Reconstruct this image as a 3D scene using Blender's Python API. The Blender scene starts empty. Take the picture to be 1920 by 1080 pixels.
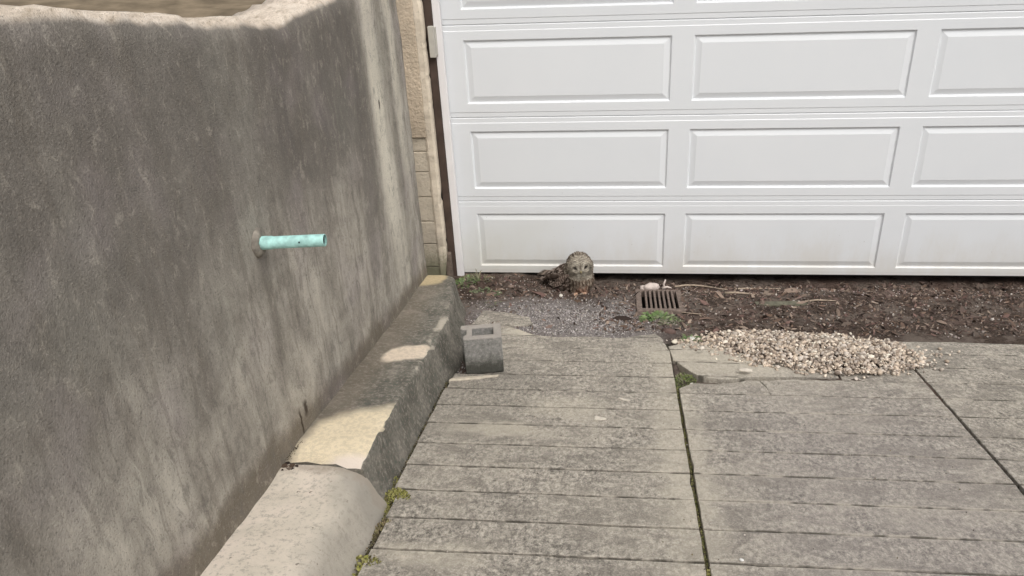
import bpy, bmesh, math, random
import numpy as np
from mathutils import Vector, Matrix, noise as mnoise

R = random.Random(7)
NP = np.random.default_rng(11)
sc = bpy.context.scene
C = sc.collection

# ------------------------------------------------------------------ camera
cam_d = bpy.data.cameras.new('camera')
cam = bpy.data.objects.new('camera', cam_d)
C.objects.link(cam)
rt = Vector((0.99436195, 0.09740453, -0.04191264))
up = Vector((-0.00908289, 0.47204089, 0.88152986))
fw = Vector((-0.10564948, 0.87617907, -0.47026422))
M = Matrix((rt, up, -fw)).transposed().to_4x4()
M.translation = Vector((0.87431876, -4.57402873, 2.29479892))
cam.matrix_world = M
cam_d.sensor_width = 36.0
cam_d.lens = 36.0 * 1500 / 1920
cam_d.shift_x = -36 / 1920
cam_d.clip_start = 0.05
cam_d.clip_end = 500
sc.camera = cam

# ------------------------------------------------------------------ sky, sun, exposure
SUN_EL, SUN_AZ = math.radians(56), math.radians(152)     # azimuth clockwise from +Y (the garage side)
w = bpy.data.worlds.new('World'); sc.world = w; w.use_nodes = True
nt = w.node_tree
bg = nt.nodes['Background']
sky = nt.nodes.new('ShaderNodeTexSky'); sky.sky_type = 'NISHITA'; sky.sun_disc = False
sky.sun_elevation = SUN_EL; sky.sun_rotation = SUN_AZ
sky.air_density = 1.0; sky.dust_density = 6.0; sky.ozone_density = 1.0
hs = nt.nodes.new('ShaderNodeHueSaturation'); hs.inputs['Saturation'].default_value = 0.30
nt.links.new(sky.outputs['Color'], hs.inputs['Color'])
nt.links.new(hs.outputs['Color'], bg.inputs['Color'])
bg.inputs['Strength'].default_value = 0.12
sun_d = bpy.data.lights.new('sun', 'SUN'); sun = bpy.data.objects.new('sun', sun_d); C.objects.link(sun)
sun_d.energy = 1.4; sun_d.angle = math.radians(34); sun_d.color = (1.0, 0.975, 0.945)
sdir = Vector((math.sin(SUN_AZ) * math.cos(SUN_EL), math.cos(SUN_AZ) * math.cos(SUN_EL), math.sin(SUN_EL)))
sun.rotation_euler = sdir.to_track_quat('Z', 'Y').to_euler()
sun.location = (3, -6, 8)
sc.view_settings.view_transform = 'Standard'
sc.view_settings.look = 'None'
sc.view_settings.gamma = 1.0
sc.view_settings.use_curve_mapping = False
sc.view_settings.exposure = 0.07
sc.cycles.use_adaptive_sampling = True; sc.cycles.adaptive_threshold = 0.02; sc.cycles.max_bounces = 6; sc.cycles.diffuse_bounces = 3; sc.cycles.glossy_bounces = 2; sc.cycles.transmission_bounces = 0

# ------------------------------------------------------------------ the lie of the land
SL, Z0 = 0.19376, -0.0622
def g(y):                      # driveway surface: falls towards the garage
    return Z0 - SL * y
XW = -0.19                     # face of the retaining wall
def fb(x, y, z=0.0, o=4):      # fractal noise about -1..1
    return mnoise.fractal(Vector((x, y, z)), 1.0, 2.0, o)
def lin(r, gg, b):
    f = lambda c: (c / 255 / 12.92) if c / 255 <= 0.04045 else ((c / 255 + 0.055) / 1.055) ** 2.4
    return (f(r), f(gg), f(b), 1.0)
def sm(a, b, x):
    t = min(1, max(0, (x - a) / (b - a))); return t * t * (3 - 2 * t)

# ------------------------------------------------------------------ material helper
class Mat:
    def __init__(s, name, rough=0.85, spec=0.25):
        s.m = bpy.data.materials.new(name); s.m.use_nodes = True
        s.t = s.m.node_tree; s.b = s.t.nodes['Principled BSDF']
        s.b.inputs['Roughness'].default_value = rough
        s.b.inputs['Specular IOR Level'].default_value = spec
        s.g = s.t.nodes.new('ShaderNodeNewGeometry'); s.pos = s.g.outputs['Position']
        s.tc = s.t.nodes.new('ShaderNodeTexCoord')
    def put(s, sock, v):
        if isinstance(v, bpy.types.NodeSocket): s.t.links.new(v, sock)
        else: sock.default_value = v
    def vm(s, op, a, b):
        n = s.t.nodes.new('ShaderNodeVectorMath'); n.operation = op
        s.put(n.inputs[0], a); s.put(n.inputs[1], b); return n.outputs[0]
    def ma(s, op, a, b=0.0, clamp=False):
        n = s.t.nodes.new('ShaderNodeMath'); n.operation = op; n.use_clamp = clamp
        s.put(n.inputs[0], a); s.put(n.inputs[1], b); return n.outputs[0]
    def noise(s, scale, detail=4, rough=0.55, dist=0.0, vec=None, stretch=None):
        n = s.t.nodes.new('ShaderNodeTexNoise')
        v = s.pos if vec is None else vec
        if stretch: v = s.vm('MULTIPLY', v, stretch)
        s.put(n.inputs['Vector'], v)
        n.inputs['Scale'].default_value = scale; n.inputs['Detail'].default_value = detail
        n.inputs['Roughness'].default_value = rough; n.inputs['Distortion'].default_value = dist
        return n.outputs[0]
    def voro(s, scale, feature='F1', vec=None, out=0):
        n = s.t.nodes.new('ShaderNodeTexVoronoi'); n.feature = feature
        s.put(n.inputs['Vector'], s.pos if vec is None else vec)
        n.inputs['Scale'].default_value = scale
        return n.outputs[out]
    def ramp(s, fac, stops):
        n = s.t.nodes.new('ShaderNodeValToRGB'); e = n.color_ramp.elements
        while len(e) < len(stops): e.new(0.5)
        for i, (p, c) in enumerate(stops):
            e[i].position = p
            e[i].color = c if not isinstance(c, (int, float)) else (c, c, c, 1)
        s.put(n.inputs[0], fac); return n.outputs[0]
    def rng(s, v, a, b, c=0.0, d=1.0):
        n = s.t.nodes.new('ShaderNodeMapRange'); n.interpolation_type = 'SMOOTHSTEP'
        s.put(n.inputs[0], v)
        for i, q in enumerate((a, b, c, d)): n.inputs[i + 1].default_value = q
        return n.outputs[0]
    def mix(s, f, a, b, mode='MIX'):
        n = s.t.nodes.new('ShaderNodeMix'); n.data_type = 'RGBA'; n.blend_type = mode
        s.put(n.inputs[0], f); s.put(n.inputs[6], a); s.put(n.inputs[7], b); return n.outputs[2]
    def xyz(s, v=None):
        n = s.t.nodes.new('ShaderNodeSeparateXYZ'); s.put(n.inputs[0], s.pos if v is None else v); return n.outputs
    def attr(s, name):
        n = s.t.nodes.new('ShaderNodeAttribute'); n.attribute_name = name; return n.outputs
    def oinfo(s):
        n = s.t.nodes.new('ShaderNodeObjectInfo'); return n.outputs['Random']
    def warp(s, amp, scale, vec=None):
        n = s.t.nodes.new('ShaderNodeTexNoise'); v = s.pos if vec is None else vec
        s.put(n.inputs['Vector'], v); n.inputs['Scale'].default_value = scale; n.inputs['Detail'].default_value = 2
        o = s.vm('SUBTRACT', n.outputs[1], (0.5, 0.5, 0.5))
        o = s.vm('MULTIPLY', o, (amp, amp, amp))
        return s.vm('ADD', v, o)
    def patch(s, cx, cy, rx, ry, soft=0.25, vec=None, axes=(0, 1), shear=0.0):
        """mask of a patch: 1 inside a squarish blob in two world axes"""
        o = s.xyz(vec)
        dx = s.ma('SUBTRACT', o[axes[0]], cx); dy = s.ma('SUBTRACT', o[axes[1]], cy)
        if shear: dy = s.ma('SUBTRACT', dy, s.ma('MULTIPLY', dx, shear))
        dx = s.ma('POWER', s.ma('ABSOLUTE', s.ma('DIVIDE', dx, rx)), 4.0)
        dy = s.ma('POWER', s.ma('ABSOLUTE', s.ma('DIVIDE', dy, ry)), 4.0)
        d = s.ma('POWER', s.ma('ADD', dx, dy), 0.25)
        return s.rng(d, 1 - soft, 1 + soft, 1.0, 0.0)
    def bump(s, h, strength=0.3, dist=0.01):
        n = s.t.nodes.new('ShaderNodeBump'); n.inputs['Strength'].default_value = strength
        n.inputs['Distance'].default_value = dist; s.put(n.inputs['Height'], h)
        old = s.b.inputs['Normal']
        if old.is_linked: s.t.links.new(old.links[0].from_socket, n.inputs['Normal'])
        s.t.links.new(n.outputs[0], s.b.inputs['Normal'])
    def col(s, c): s.put(s.b.inputs['Base Color'], c); return s.m

def plain(name, c, rough=0.7, var=0.25, scale=30, spec=0.25, bump=0.15):
    m = Mat(name, rough, spec)
    n = m.noise(scale, 5)
    d = tuple(v * (1 - var) for v in c[:3]) + (1,); l = tuple(min(1, v * (1 + var)) for v in c[:3]) + (1,)
    if bump: m.bump(m.noise(scale * 3, 3), bump, 0.004)
    return m.col(m.ramp(n, [(0.3, d), (0.7, l)]))

def tinted(name, rough=0.85, spec=0.2, bump=0.2, bscale=250):
    m = Mat(name, rough, spec)
    a = m.attr('tint')[0]
    n = m.noise(bscale * 0.5, 3)
    c = m.mix(0.35, a, m.ramp(n, [(0.3, 0.45), (0.7, 1.0)]), 'MULTIPLY')
    if bump: m.bump(m.noise(bscale, 2), bump, 0.003)
    return m.col(c)

# ---- concrete of the driveway
def mat_driveway(name='driveway_concrete'):
    m = Mat(name, 0.9, 0.2)
    n1 = m.noise(2.6, 5, 0.6, 0.6); n2 = m.noise(58, 4, 0.78, 0.3, stretch=(1.15, 0.8, 1)); n3 = m.noise(190, 2, 0.8)
    nb = m.noise(8, 4, 0.7, 0.8, stretch=(0.7, 1.2, 1))
    c = m.ramp(n2, [(0.36, (0.12, 0.110, 0.094, 1)), (0.45, (0.25, 0.229, 0.195, 1)), (0.55, (0.39, 0.357, 0.304, 1)), (0.64, (0.56, 0.508, 0.432, 1))])
    c = m.mix(m.rng(n1, 0.43, 0.60, 0, 0.40), c, (0.45, 0.41, 0.34, 1))
    c = m.mix(m.rng(nb, 0.47, 0.62, 0, 0.62), c, (0.185, 0.168, 0.143, 1))
    c = m.mix(m.rng(n3, 0.54, 0.70, 0, 0.55), c, (0.60, 0.555, 0.49, 1))
    c = m.mix(m.rng(n3, 0.30, 0.44, 0.55, 0.0), c, (0.12, 0.11, 0.097, 1))
    wv = m.warp(0.14, 16)
    for (cx, cy, rx, ry, st) in [(0.45, -1.04, 0.13, 0.05, .7), (0.40, -2.11, 0.17, 0.05, .5), (0.66, -1.90, 0.16, 0.09, .35),
                                 (1.12, -2.30, 0.085, 0.72, .42), (0.3, -2.9, 0.16, 0.05, .35), (1.36, -1.42, .3, .2, .5)]:
        c = m.mix(m.ma('MULTIPLY', m.patch(cx, cy, rx, ry, 0.6, wv), st), c, (0.58, 0.53, 0.43, 1))
    # dirtier concrete towards the kerb foot, lilac cast on the far right
    c = m.mix(m.ma('MULTIPLY', m.patch(0.28, -1.80, 0.24, 0.42, 0.7, wv), 0.3), c, (0.19, 0.175, 0.148, 1))
    c = m.mix(m.ma('MULTIPLY', m.patch(1.75, -2.5, 0.45, 0.8, 0.6, wv), 0.3), c, (0.30, 0.27, 0.265, 1))
    # grime collected along the scored lines, rubbed pale lip beside it
    ph = m.ma('FRACT', m.ma('ADD', m.ma('DIVIDE', m.ma('SUBTRACT', -1.582, m.xyz()[1]), 0.1625), 40.5))
    ln = m.ma('ABSOLUTE', m.ma('SUBTRACT', ph, 0.5))
    br_ = m.noise(13, 3, 0.7)
    c = m.mix(m.ma('MULTIPLY', m.rng(ln, 0.030, 0.085, 1, 0), m.rng(br_, 0.42, 0.62, 0, 0.45)), c, (0.55, 0.50, 0.42, 1))
    c = m.mix(m.ma('MULTIPLY', m.rng(ln, 0.022, 0.050, 1, 0), m.rng(br_, 0.38, 0.62, 0.85, 0.1)), c, (0.085, 0.077, 0.062, 1))
    sv = m.ma('ADD', m.ma('MULTIPLY', m.oinfo(), 0.04), 0.98)
    cc = m.t.nodes.new('ShaderNodeCombineColor')
    for i in range(3): m.t.links.new(sv, cc.inputs[i])
    c = m.mix(1.0, c, cc.outputs[0], 'MULTIPLY')
    m.bump(m.ma('ADD', n2, m.ma('MULTIPLY', n3, 0.5)), 0.6, 0.008)
    return m.col(c)

def mat_kerb():
    m = Mat('kerb_concrete', 0.92, 0.15)
    n1 = m.noise(7, 6, 0.65, 0.5); n2 = m.noise(58, 5, 0.75); n3 = m.noise(200, 3, 0.8)
    c = m.ramp(n1, [(0.36, (0.120, 0.112, 0.093, 1)), (0.50, (0.175, 0.163, 0.137, 1)), (0.64, (0.25, 0.228, 0.193, 1))])
    c = m.mix(m.rng(n2, 0.51, 0.62, 0, 0.5), c, (0.40, 0.365, 0.31, 1))
    c = m.mix(m.rng(n2, 0.36, 0.47, 0.6, 0), c, (0.09, 0.11, 0.092, 1))
    up_ = m.rng(m.xyz(m.g.outputs['Normal'])[2], 0.55, 0.85)
    wv = m.warp(0.05, 14)
    e = m.patch(0.050, -1.9, 0.020, 1.2, 0.8, m.warp(0.05, 26))
    c = m.mix(m.ma('MULTIPLY', m.ma('MULTIPLY', e, up_), m.rng(n1, 0.45, 0.6, 0, 0.7)), c, (0.56, 0.51, 0.42, 1))
    c = m.mix(m.ma('MULTIPLY', m.patch(-0.17, -1.7, 0.10, 1.2, 0.6, m.warp(0.12, 6)), 0.4), c, (0.22, 0.178, 0.132, 1))
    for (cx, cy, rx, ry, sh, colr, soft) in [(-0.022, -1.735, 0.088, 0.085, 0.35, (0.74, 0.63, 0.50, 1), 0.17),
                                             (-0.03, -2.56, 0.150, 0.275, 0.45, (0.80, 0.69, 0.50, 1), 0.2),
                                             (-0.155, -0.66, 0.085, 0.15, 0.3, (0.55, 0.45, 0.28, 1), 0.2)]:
        k = m.ma('MULTIPLY', m.patch(cx, cy, rx, ry, soft, wv, shear=sh), up_)  # sun dapples on the kerb top, painted into its colour as cream
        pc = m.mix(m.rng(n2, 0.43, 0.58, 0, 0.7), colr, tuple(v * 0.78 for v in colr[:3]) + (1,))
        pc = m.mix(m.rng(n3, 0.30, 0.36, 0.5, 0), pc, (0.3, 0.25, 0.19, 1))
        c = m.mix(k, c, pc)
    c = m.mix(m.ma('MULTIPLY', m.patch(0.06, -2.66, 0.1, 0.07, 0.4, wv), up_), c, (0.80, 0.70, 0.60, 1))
    m.bump(m.ma('ADD', n2, m.ma('MULTIPLY', n3, 0.5)), 0.6, 0.009)
    return m.col(c)

def mat_kerb_new():
    m = Mat('pale_kerb_concrete', 0.9, 0.2)
    n1 = m.noise(5, 5, 0.65, 0.4); n2 = m.noise(60, 5, 0.75); n3 = m.noise(230, 2)
    c = m.ramp(n1, [(0.3, (0.52, 0.475, 0.395, 1)), (0.5, (0.62, 0.555, 0.465, 1)), (0.72, (0.71, 0.62, 0.535, 1))])
    c = m.mix(m.rng(n2, 0.38, 0.50, 0.75, 0), c, (0.38, 0.345, 0.29, 1))
    c = m.mix(m.rng(m.noise(38, 2), 0.69, 0.73, 0, 0.85), c, (0.17, 0.14, 0.115, 1))
    c = m.mix(m.ma('MULTIPLY', m.patch(0.14, -2.9, 0.09, 0.9, 0.7, m.warp(0.10, 12)), 0.65), c, (0.30, 0.28, 0.24, 1))
    c = m.mix(m.ma('MULTIPLY', m.patch(0.10, -2.68, 0.12, 0.10, 0.6, m.warp(0.10, 12)), 0.8), c, (0.34, 0.315, 0.27, 1))
    c = m.mix(m.ma('MULTIPLY', m.patch(-0.06, -2.66, 0.22, 0.022, 0.8, m.warp(0.09, 22)), 0.55), c, (0.30, 0.25, 0.20, 1))
    m.bump(m.ma('ADD', n2, m.ma('MULTIPLY', n3, 0.5)), 0.4, 0.007)
    return m.col(c)

def mat_wall():
    m = Mat('stained_wall_concrete', 0.92, 0.15)
    o = m.xyz()
    wv = m.warp(0.16, 3.0)
    st1 = m.noise(1.0, 7, 0.66, 0.6, vec=wv, stretch=(1, 6.5, 1.5))
    st2 = m.noise(1.0, 5, 0.66, 0.4, vec=m.warp(0.05, 8), stretch=(1, 22, 2.2))
    blotch = m.noise(3.6, 7, 0.68, 0.9); fine = m.noise(19, 6, 0.80, 0.5, stretch=(1, 1.25, 0.8)); grain = m.noise(170, 2, 0.8)
    c = m.ramp(m.ma('ADD', m.ma('MULTIPLY', st1, 0.6), m.ma('MULTIPLY', blotch, 0.4)), [(0.38, (0.26, 0.236, 0.20, 1)), (0.50, (0.41, 0.378, 0.325, 1)), (0.61, (0.57, 0.53, 0.455, 1))])
    # black weathering below the coping, thinning out downwards
    wk = m.warp(0.45, 2.2)
    for (cy, cz, ry, rz, st) in [(-1.80, 1.85, 0.52, 0.66, .86), (-3.3, 1.95, 1.0, 0.7, .7), (-1.38, 1.25, .10, .5, .6)]:
        dk = m.patch(cy, cz, ry, rz, 0.38, wk, axes=(1, 2))
        c = m.mix(m.ma('MULTIPLY', dk, m.rng(st1, 0.30, 0.52, st * .5, st)), c, (0.138, 0.124, 0.111, 1))
    c = m.mix(m.rng(st2, 0.52, 0.60, 0, 0.45), c, (0.21, 0.187, 0.158, 1))
    # washed-out runs near the garage end
    w2 = m.warp(0.07, 4)
    for (cy, cz, ry, rz, st) in [(-1.11, 1.50, 0.085, 0.85, .95), (-0.80, 1.55, 0.055, 0.7, .75), (-0.98, 0.75, 0.035, 0.45, .5)]:
        k = m.patch(cy, cz, ry, rz, 0.6, w2, axes=(1, 2))
        c = m.mix(m.ma('MULTIPLY', k, m.rng(st1, 0.25, 0.55, st * 0.7, st)), c, (0.80, 0.75, 0.63, 1))
    c = m.mix(m.ma('MULTIPLY', m.patch(-0.935, 1.45, 0.04, 0.9, 0.6, w2, axes=(1, 2)), 0.5), c, (0.33, 0.305, 0.255, 1))
    c = m.mix(m.ma('MULTIPLY', m.patch(-2.50, 1.10, 0.035, 0.22, 0.7, w2, axes=(1, 2)), 0.6), c, (0.13, 0.115, 0.095, 1))   # drip stain under the pipe
    # dark damp foot along the kerb
    hgt = m.ma('ADD', o[2], m.ma('MULTIPLY', o[1], SL))           # height parallel to the drive
    hgt = m.ma('ADD', hgt, m.ma('MULTIPLY', m.ma('SUBTRACT', blotch, 0.5), 0.14))
    c = m.mix(m.rng(hgt, 0.15, 0.235, 0.85, 0.0), c, (0.17, 0.143, 0.108, 1))
    # greenish and purplish casts
    c = m.mix(m.rng(m.noise(2.6, 2), 0.5, 0.75, 0, 0.14), c, (0.34, 0.345, 0.29, 1))
    c = m.mix(m.rng(m.noise(3.1, 2, vec=m.vm('ADD', m.pos, (7, 3, 1))), 0.5, 0.75, 0, 0.3), c, (0.38, 0.33, 0.335, 1))
    c = m.mix(m.rng(fine, 0.36, 0.49, 0.5, 0), c, (0.165, 0.152, 0.134, 1))
    c = m.mix(m.rng(fine, 0.53, 0.66, 0, 0.32), c, (0.60, 0.55, 0.465, 1))
    c = m.mix(m.rng(grain, 0.58, 0.70, 0, 0.25), c, (0.62, 0.57, 0.5, 1))
    # narrow scar at the foot and a small pit up by the pale run
    for (cy, cz, ry, rz) in [(-2.42, 0.66, 0.012, 0.028), (-2.47, 0.635, 0.006, 0.05), (-1.10, 1.36, 0.010, 0.02)]:
        c = m.mix(m.ma('MULTIPLY', m.patch(cy, cz, ry, rz, 0.5, m.warp(0.015, 60), axes=(1, 2)), 0.9), c, (0.05, 0.035, 0.025, 1))
    # top of the wall: paler cream tones on upward faces
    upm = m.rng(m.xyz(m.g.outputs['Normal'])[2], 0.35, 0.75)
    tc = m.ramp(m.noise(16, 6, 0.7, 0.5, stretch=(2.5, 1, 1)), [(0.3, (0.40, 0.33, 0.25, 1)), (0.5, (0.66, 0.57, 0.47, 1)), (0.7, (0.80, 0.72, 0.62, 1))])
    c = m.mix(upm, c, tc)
    c = m.mix(m.rng(grain, 0.33, 0.43, 0.5, 0), c, (0.11, 0.099, 0.086, 1))
    m.bump(m.ma('ADD', m.ma('MULTIPLY', fine, 0.6), grain), 0.5, 0.006)
    return m.col(c)

def mat_door():
    m = Mat('white_door_paint', 0.42, 0.4)
    gr = m.noise(1.0, 5, 0.6, 0.3, stretch=(5, 5, 160))
    n = m.noise(2.0, 4); n2 = m.noise(26, 5, 0.7)
    c = m.ramp(n, [(0.3, (0.775, 0.80, 0.82, 1)), (0.7, (0.805, 0.826, 0.842, 1))])
    z = m.xyz()[2]
    zz = m.ma('ADD', z, m.ma('MULTIPLY', m.ma('SUBTRACT', m.noise(5, 5, 0.7, stretch=(1, 1, 0.4)), 0.5), 0.55))
    c = m.mix(m.rng(zz, -0.16, 0.27, 0.55, 0.0), c, (0.62, 0.575, 0.49, 1))       # rain-splashed dirt low down
    lowl = m.patch(0.18, 0.10, 0.30, 0.22, 0.7, m.warp(0.2, 5), axes=(0, 2))
    c = m.mix(m.ma('MULTIPLY', lowl, 0.25), c, (0.62, 0.60, 0.47, 1))
    sp = m.rng(m.noise(75, 2), 0.745, 0.77, 0, 0.5)
    c = m.mix(m.ma('MULTIPLY', sp, m.rng(z, 0.0, 1.2, 1.0, 0.15)), c, (0.3, 0.27, 0.22, 1))
    m.bump(gr, 0.10, 0.003)
    return m.col(c)

def mat_stucco(name, base, rough_amt=0.8):
    m = Mat(name, 0.92, 0.15)
    n1 = m.noise(5, 5, 0.6); n2 = m.noise(48, 5, 0.7, 0.6); v = m.voro(70)
    d = tuple(x * 0.72 for x in base[:3]) + (1,); l = tuple(min(1, x * 1.2) for x in base[:3]) + (1,)
    c = m.ramp(n1, [(0.3, d), (0.5, base), (0.72, l)])
    c = m.mix(m.rng(n2, 0.32, 0.45, 0.45, 0), c, tuple(x * 0.5 for x in base[:3]) + (1,))
    z = m.ma('ADD', m.xyz()[2], m.ma('MULTIPLY', m.ma('SUBTRACT', n2, 0.5), 0.22))
    c = m.mix(m.rng(z, 0.02, 0.26, 0.8, 0), c, (0.13, 0.135, 0.075, 1))            # algae at the foot
    m.bump(m.ma('ADD', n2, m.ma('MULTIPLY', v, .4)), rough_amt, 0.014)
    return m.col(c)

def mat_dirt():
    m = Mat('dark_dirt', 0.95, 0.1)
    n1 = m.noise(6, 6, 0.65); n2 = m.noise(70, 6, 0.75, 0.5); n3 = m.noise(230, 3, 0.8)
    c = m.ramp(n2, [(0.3, (0.028, 0.020, 0.016, 1)), (0.5, (0.068, 0.050, 0.040, 1)), (0.7, (0.125, 0.098, 0.080, 1))])
    wv = m.warp(0.35, 5)
    c = m.mix(m.rng(n1, 0.46, 0.58, 0, 0.9), c, m.mix(0.6, c, (0.20, 0.165, 0.14, 1)))
    c = m.mix(m.rng(m.noise(2.5, 3), 0.5, 0.62, 0, 0.4), c, (0.13, 0.085, 0.07, 1))
    gk = m.patch(0.58, -0.82, 0.52, 0.34, 0.55, wv)
    gc = m.ramp(n2, [(0.3, (0.11, 0.10, 0.094, 1)), (0.7, (0.34, 0.31, 0.295, 1))])
    c = m.mix(gk, c, gc)
    c = m.mix(m.rng(n3, 0.62, 0.72, 0, 0.5), c, (0.30, 0.26, 0.22, 1))
    m.bump(m.ma('ADD', n2, m.ma('MULTIPLY', n3, .5)), 0.8, 0.012)
    return m.col(c)

def mat_block():
    m = Mat('cinder_block', 0.95, 0.1)
    n2 = m.noise(60, 5, 0.75); n3 = m.noise(200, 3, 0.8); n1 = m.noise(14, 5, 0.7)
    c = m.ramp(n2, [(0.3, (0.17, 0.168, 0.155, 1)), (0.5, (0.27, 0.264, 0.246, 1)), (0.65, (0.38, 0.36, 0.335, 1))])
    ob = m.xyz(m.tc.outputs['Object'])
    zz = m.ma('ADD', ob[2], m.ma('MULTIPLY', m.ma('SUBTRACT', n1, 0.5), 0.16))
    c = m.mix(m.rng(zz, 0.03, 0.10, 0.9, 0), c, (0.060, 0.060, 0.049, 1))
    c = m.mix(m.rng(ob[2], 0.168, 0.1775, 0, 0.6), c, (0.50, 0.45, 0.40, 1))
    m.bump(m.ma('ADD', n2, n3), 0.9, 0.006)
    return m.col(c)

M_ = dict(
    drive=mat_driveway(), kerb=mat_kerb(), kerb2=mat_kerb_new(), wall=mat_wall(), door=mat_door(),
    stucco=mat_stucco('tan_stucco', (0.60, 0.50, 0.38, 1), 0.5), blockc=mat_stucco('tan_masonry', (0.56, 0.495, 0.395, 1), 0.28),
    bead=mat_stucco('pale_stucco_edge', (0.68, 0.595, 0.475, 1), 0.25),
    dirt=mat_dirt(), block=mat_block(),
    joint=plain('joint_dirt', (0.035, 0.031, 0.022, 1), 0.95, 0.4, 60),
    brown=plain('brown_frame_paint', (0.072, 0.050, 0.040, 1), 0.6, 0.25, 12, 0.3),
    white=plain('white_vinyl_strip', (0.84, 0.82, 0.82, 1), 0.5, 0.04, 8, 0.35, 0.03),
    beige=plain('beige_metal', (0.50, 0.48, 0.43, 1), 0.5, 0.08, 20, 0.4, 0.05),
    pipe=plain('pale_green_pipe_paint', (0.37, 0.63, 0.585, 1), 0.6, 0.28, 38, 0.35, 0.1),
    black=plain('bore_shade_and_screw', (0.03, 0.035, 0.035, 1), 0.8, 0.2, 30),
    iron=plain('weathered_iron', (0.175, 0.135, 0.112, 1), 0.85, 0.4, 60, 0.3, 0.4),
    pit=plain('drain_pit', (0.012, 0.010, 0.009, 1), 0.95, 0.3, 30),
    inside=plain('garage_interior', (0.10, 0.095, 0.09, 1), 0.9, 0.2, 4),
    seal=plain('rubber_seal', (0.012, 0.012, 0.012, 1), 0.7, 0.2, 30),
    stone=tinted('gravel_stone', 0.85, 0.25), litter=tinted('dry_litter', 0.9, 0.15, 0.1), leaf=tinted('weed_leaf', 0.6, 0.3, 0.05),
    moss=tinted('moss_tufts', 0.95, 0.1, 0.1), feather=tinted('owl_plumage', 0.95, 0.05, 0.25, 420),
    soil=plain('bank_soil', (0.20, 0.16, 0.11, 1), 0.95, 0.4, 9, 0.1, 0.5),
    street=plain('street_ground', (0.16, 0.15, 0.135, 1), 0.95, 0.2, 3, 0.1, 0.3),
    chipw=plain('pale_chip', (0.60, 0.55, 0.47, 1), 0.85, 0.15, 60), mortar=plain('pale_mortar', (0.46, 0.41, 0.33, 1), 0.9, 0.2, 50, 0.2, 0.5),
    bone=plain('pale_rock', (0.58, 0.50, 0.45, 1), 0.85, 0.2, 45, 0.2, 0.5), twig=plain('bleached_twig', (0.36, 0.29, 0.22, 1), 0.85, 0.25, 60),
    beak=plain('horn_beak', (0.22, 0.185, 0.10, 1), 0.5, 0.15, 60, 0.4, 0), eye=plain('dark_eye', (0.012, 0.010, 0.009, 1), 0.12, 0.1, 20, 0.6, 0),
    toe=plain('pale_toe_skin', (0.50, 0.33, 0.23, 1), 0.75, 0.25, 90), claw=plain('dark_claw', (0.05, 0.04, 0.035, 1), 0.4, 0.2, 30, 0.4, 0),
)

# ------------------------------------------------------------------ object helpers
def link(name, me, mat=None, parent=None, label=None, cat=None, group=None, kind=None):
    o = bpy.data.objects.new(name, me); C.objects.link(o)
    if mat is not None and me is not None and not me.materials: me.materials.append(mat)
    if parent is not None: o.parent = parent
    if label: o['label'] = label
    if cat: o['category'] = cat
    if group: o['group'] = group
    if kind: o['kind'] = kind
    return o
def empty(name, loc, label, cat, group=None, rot=(0, 0, 0)):
    o = bpy.data.objects.new(name, None); C.objects.link(o); o.location = loc; o.rotation_euler = rot
    o.empty_display_size = 0.1
    o['label'] = label; o['category'] = cat; o['kind'] = 'thing'
    if group: o['group'] = group
    return o
def mesh(name, v, f, smooth=False):
    me = bpy.data.meshes.new(name); me.from_pydata([tuple(p) for p in v], [], f); me.update()
    bm = bmesh.new(); bm.from_mesh(me); bmesh.ops.recalc_face_normals(bm, faces=bm.faces); bm.to_mesh(me); bm.free()
    if smooth: me.polygons.foreach_set('use_smooth', [True] * len(me.polygons))
    return me
def box_me(name, x0, x1, y0, y1, z0, z1, bev=0.0, off=(0, 0, 0)):
    bm = bmesh.new(); bmesh.ops.create_cube(bm, size=1)
    for v in bm.verts:
        v.co = Vector(((x0 + x1) / 2 + v.co.x * (x1 - x0) - off[0], (y0 + y1) / 2 + v.co.y * (y1 - y0) - off[1], (z0 + z1) / 2 + v.co.z * (z1 - z0) - off[2]))
    if bev: bmesh.ops.bevel(bm, geom=bm.edges[:], offset=bev, segments=2, affect='EDGES', profile=0.6)
    me = bpy.data.meshes.new(name); bm.to_mesh(me); bm.free(); return me
def prism_me(name, loop, top, bot, inner=0.004, jit=0.0, drop=0.006):
    """slab from an outline: chamfered rim, top and bottom given as functions of x, y"""
    n = len(loop)
    cx = sum(p[0] for p in loop) / n; cy = sum(p[1] for p in loop) / n
    v, f = [], []
    lp = [(p[0] + R.uniform(-jit, jit), p[1] + R.uniform(-jit, jit)) for p in loop]
    ins = []
    for i, p in enumerate(lp):
        a = lp[i - 1]; b = lp[(i + 1) % n]
        t = Vector((b[0] - a[0], b[1] - a[1])).normalized(); nn = Vector((-t.y, t.x))
        if nn.dot(Vector((cx - p[0], cy - p[1]))) < 0 and False: nn = -nn
        ins.append((p[0] + nn.x * inner, p[1] + nn.y * inner))
    for p in lp: v.append((p[0], p[1], bot(*p)))
    for p in lp: v.append((p[0], p[1], top(*p) - drop))
    for p in ins: v.append((p[0], p[1], top(*p)))
    for i in range(n):
        j = (i + 1) % n
        f.append((i, j, n + j, n + i)); f.append((n + i, n + j, 2 * n + j, 2 * n + i))
    f.append(tuple(range(2 * n, 3 * n))); f.append(tuple(reversed(range(n))))
    return mesh(name, v, f)
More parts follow.
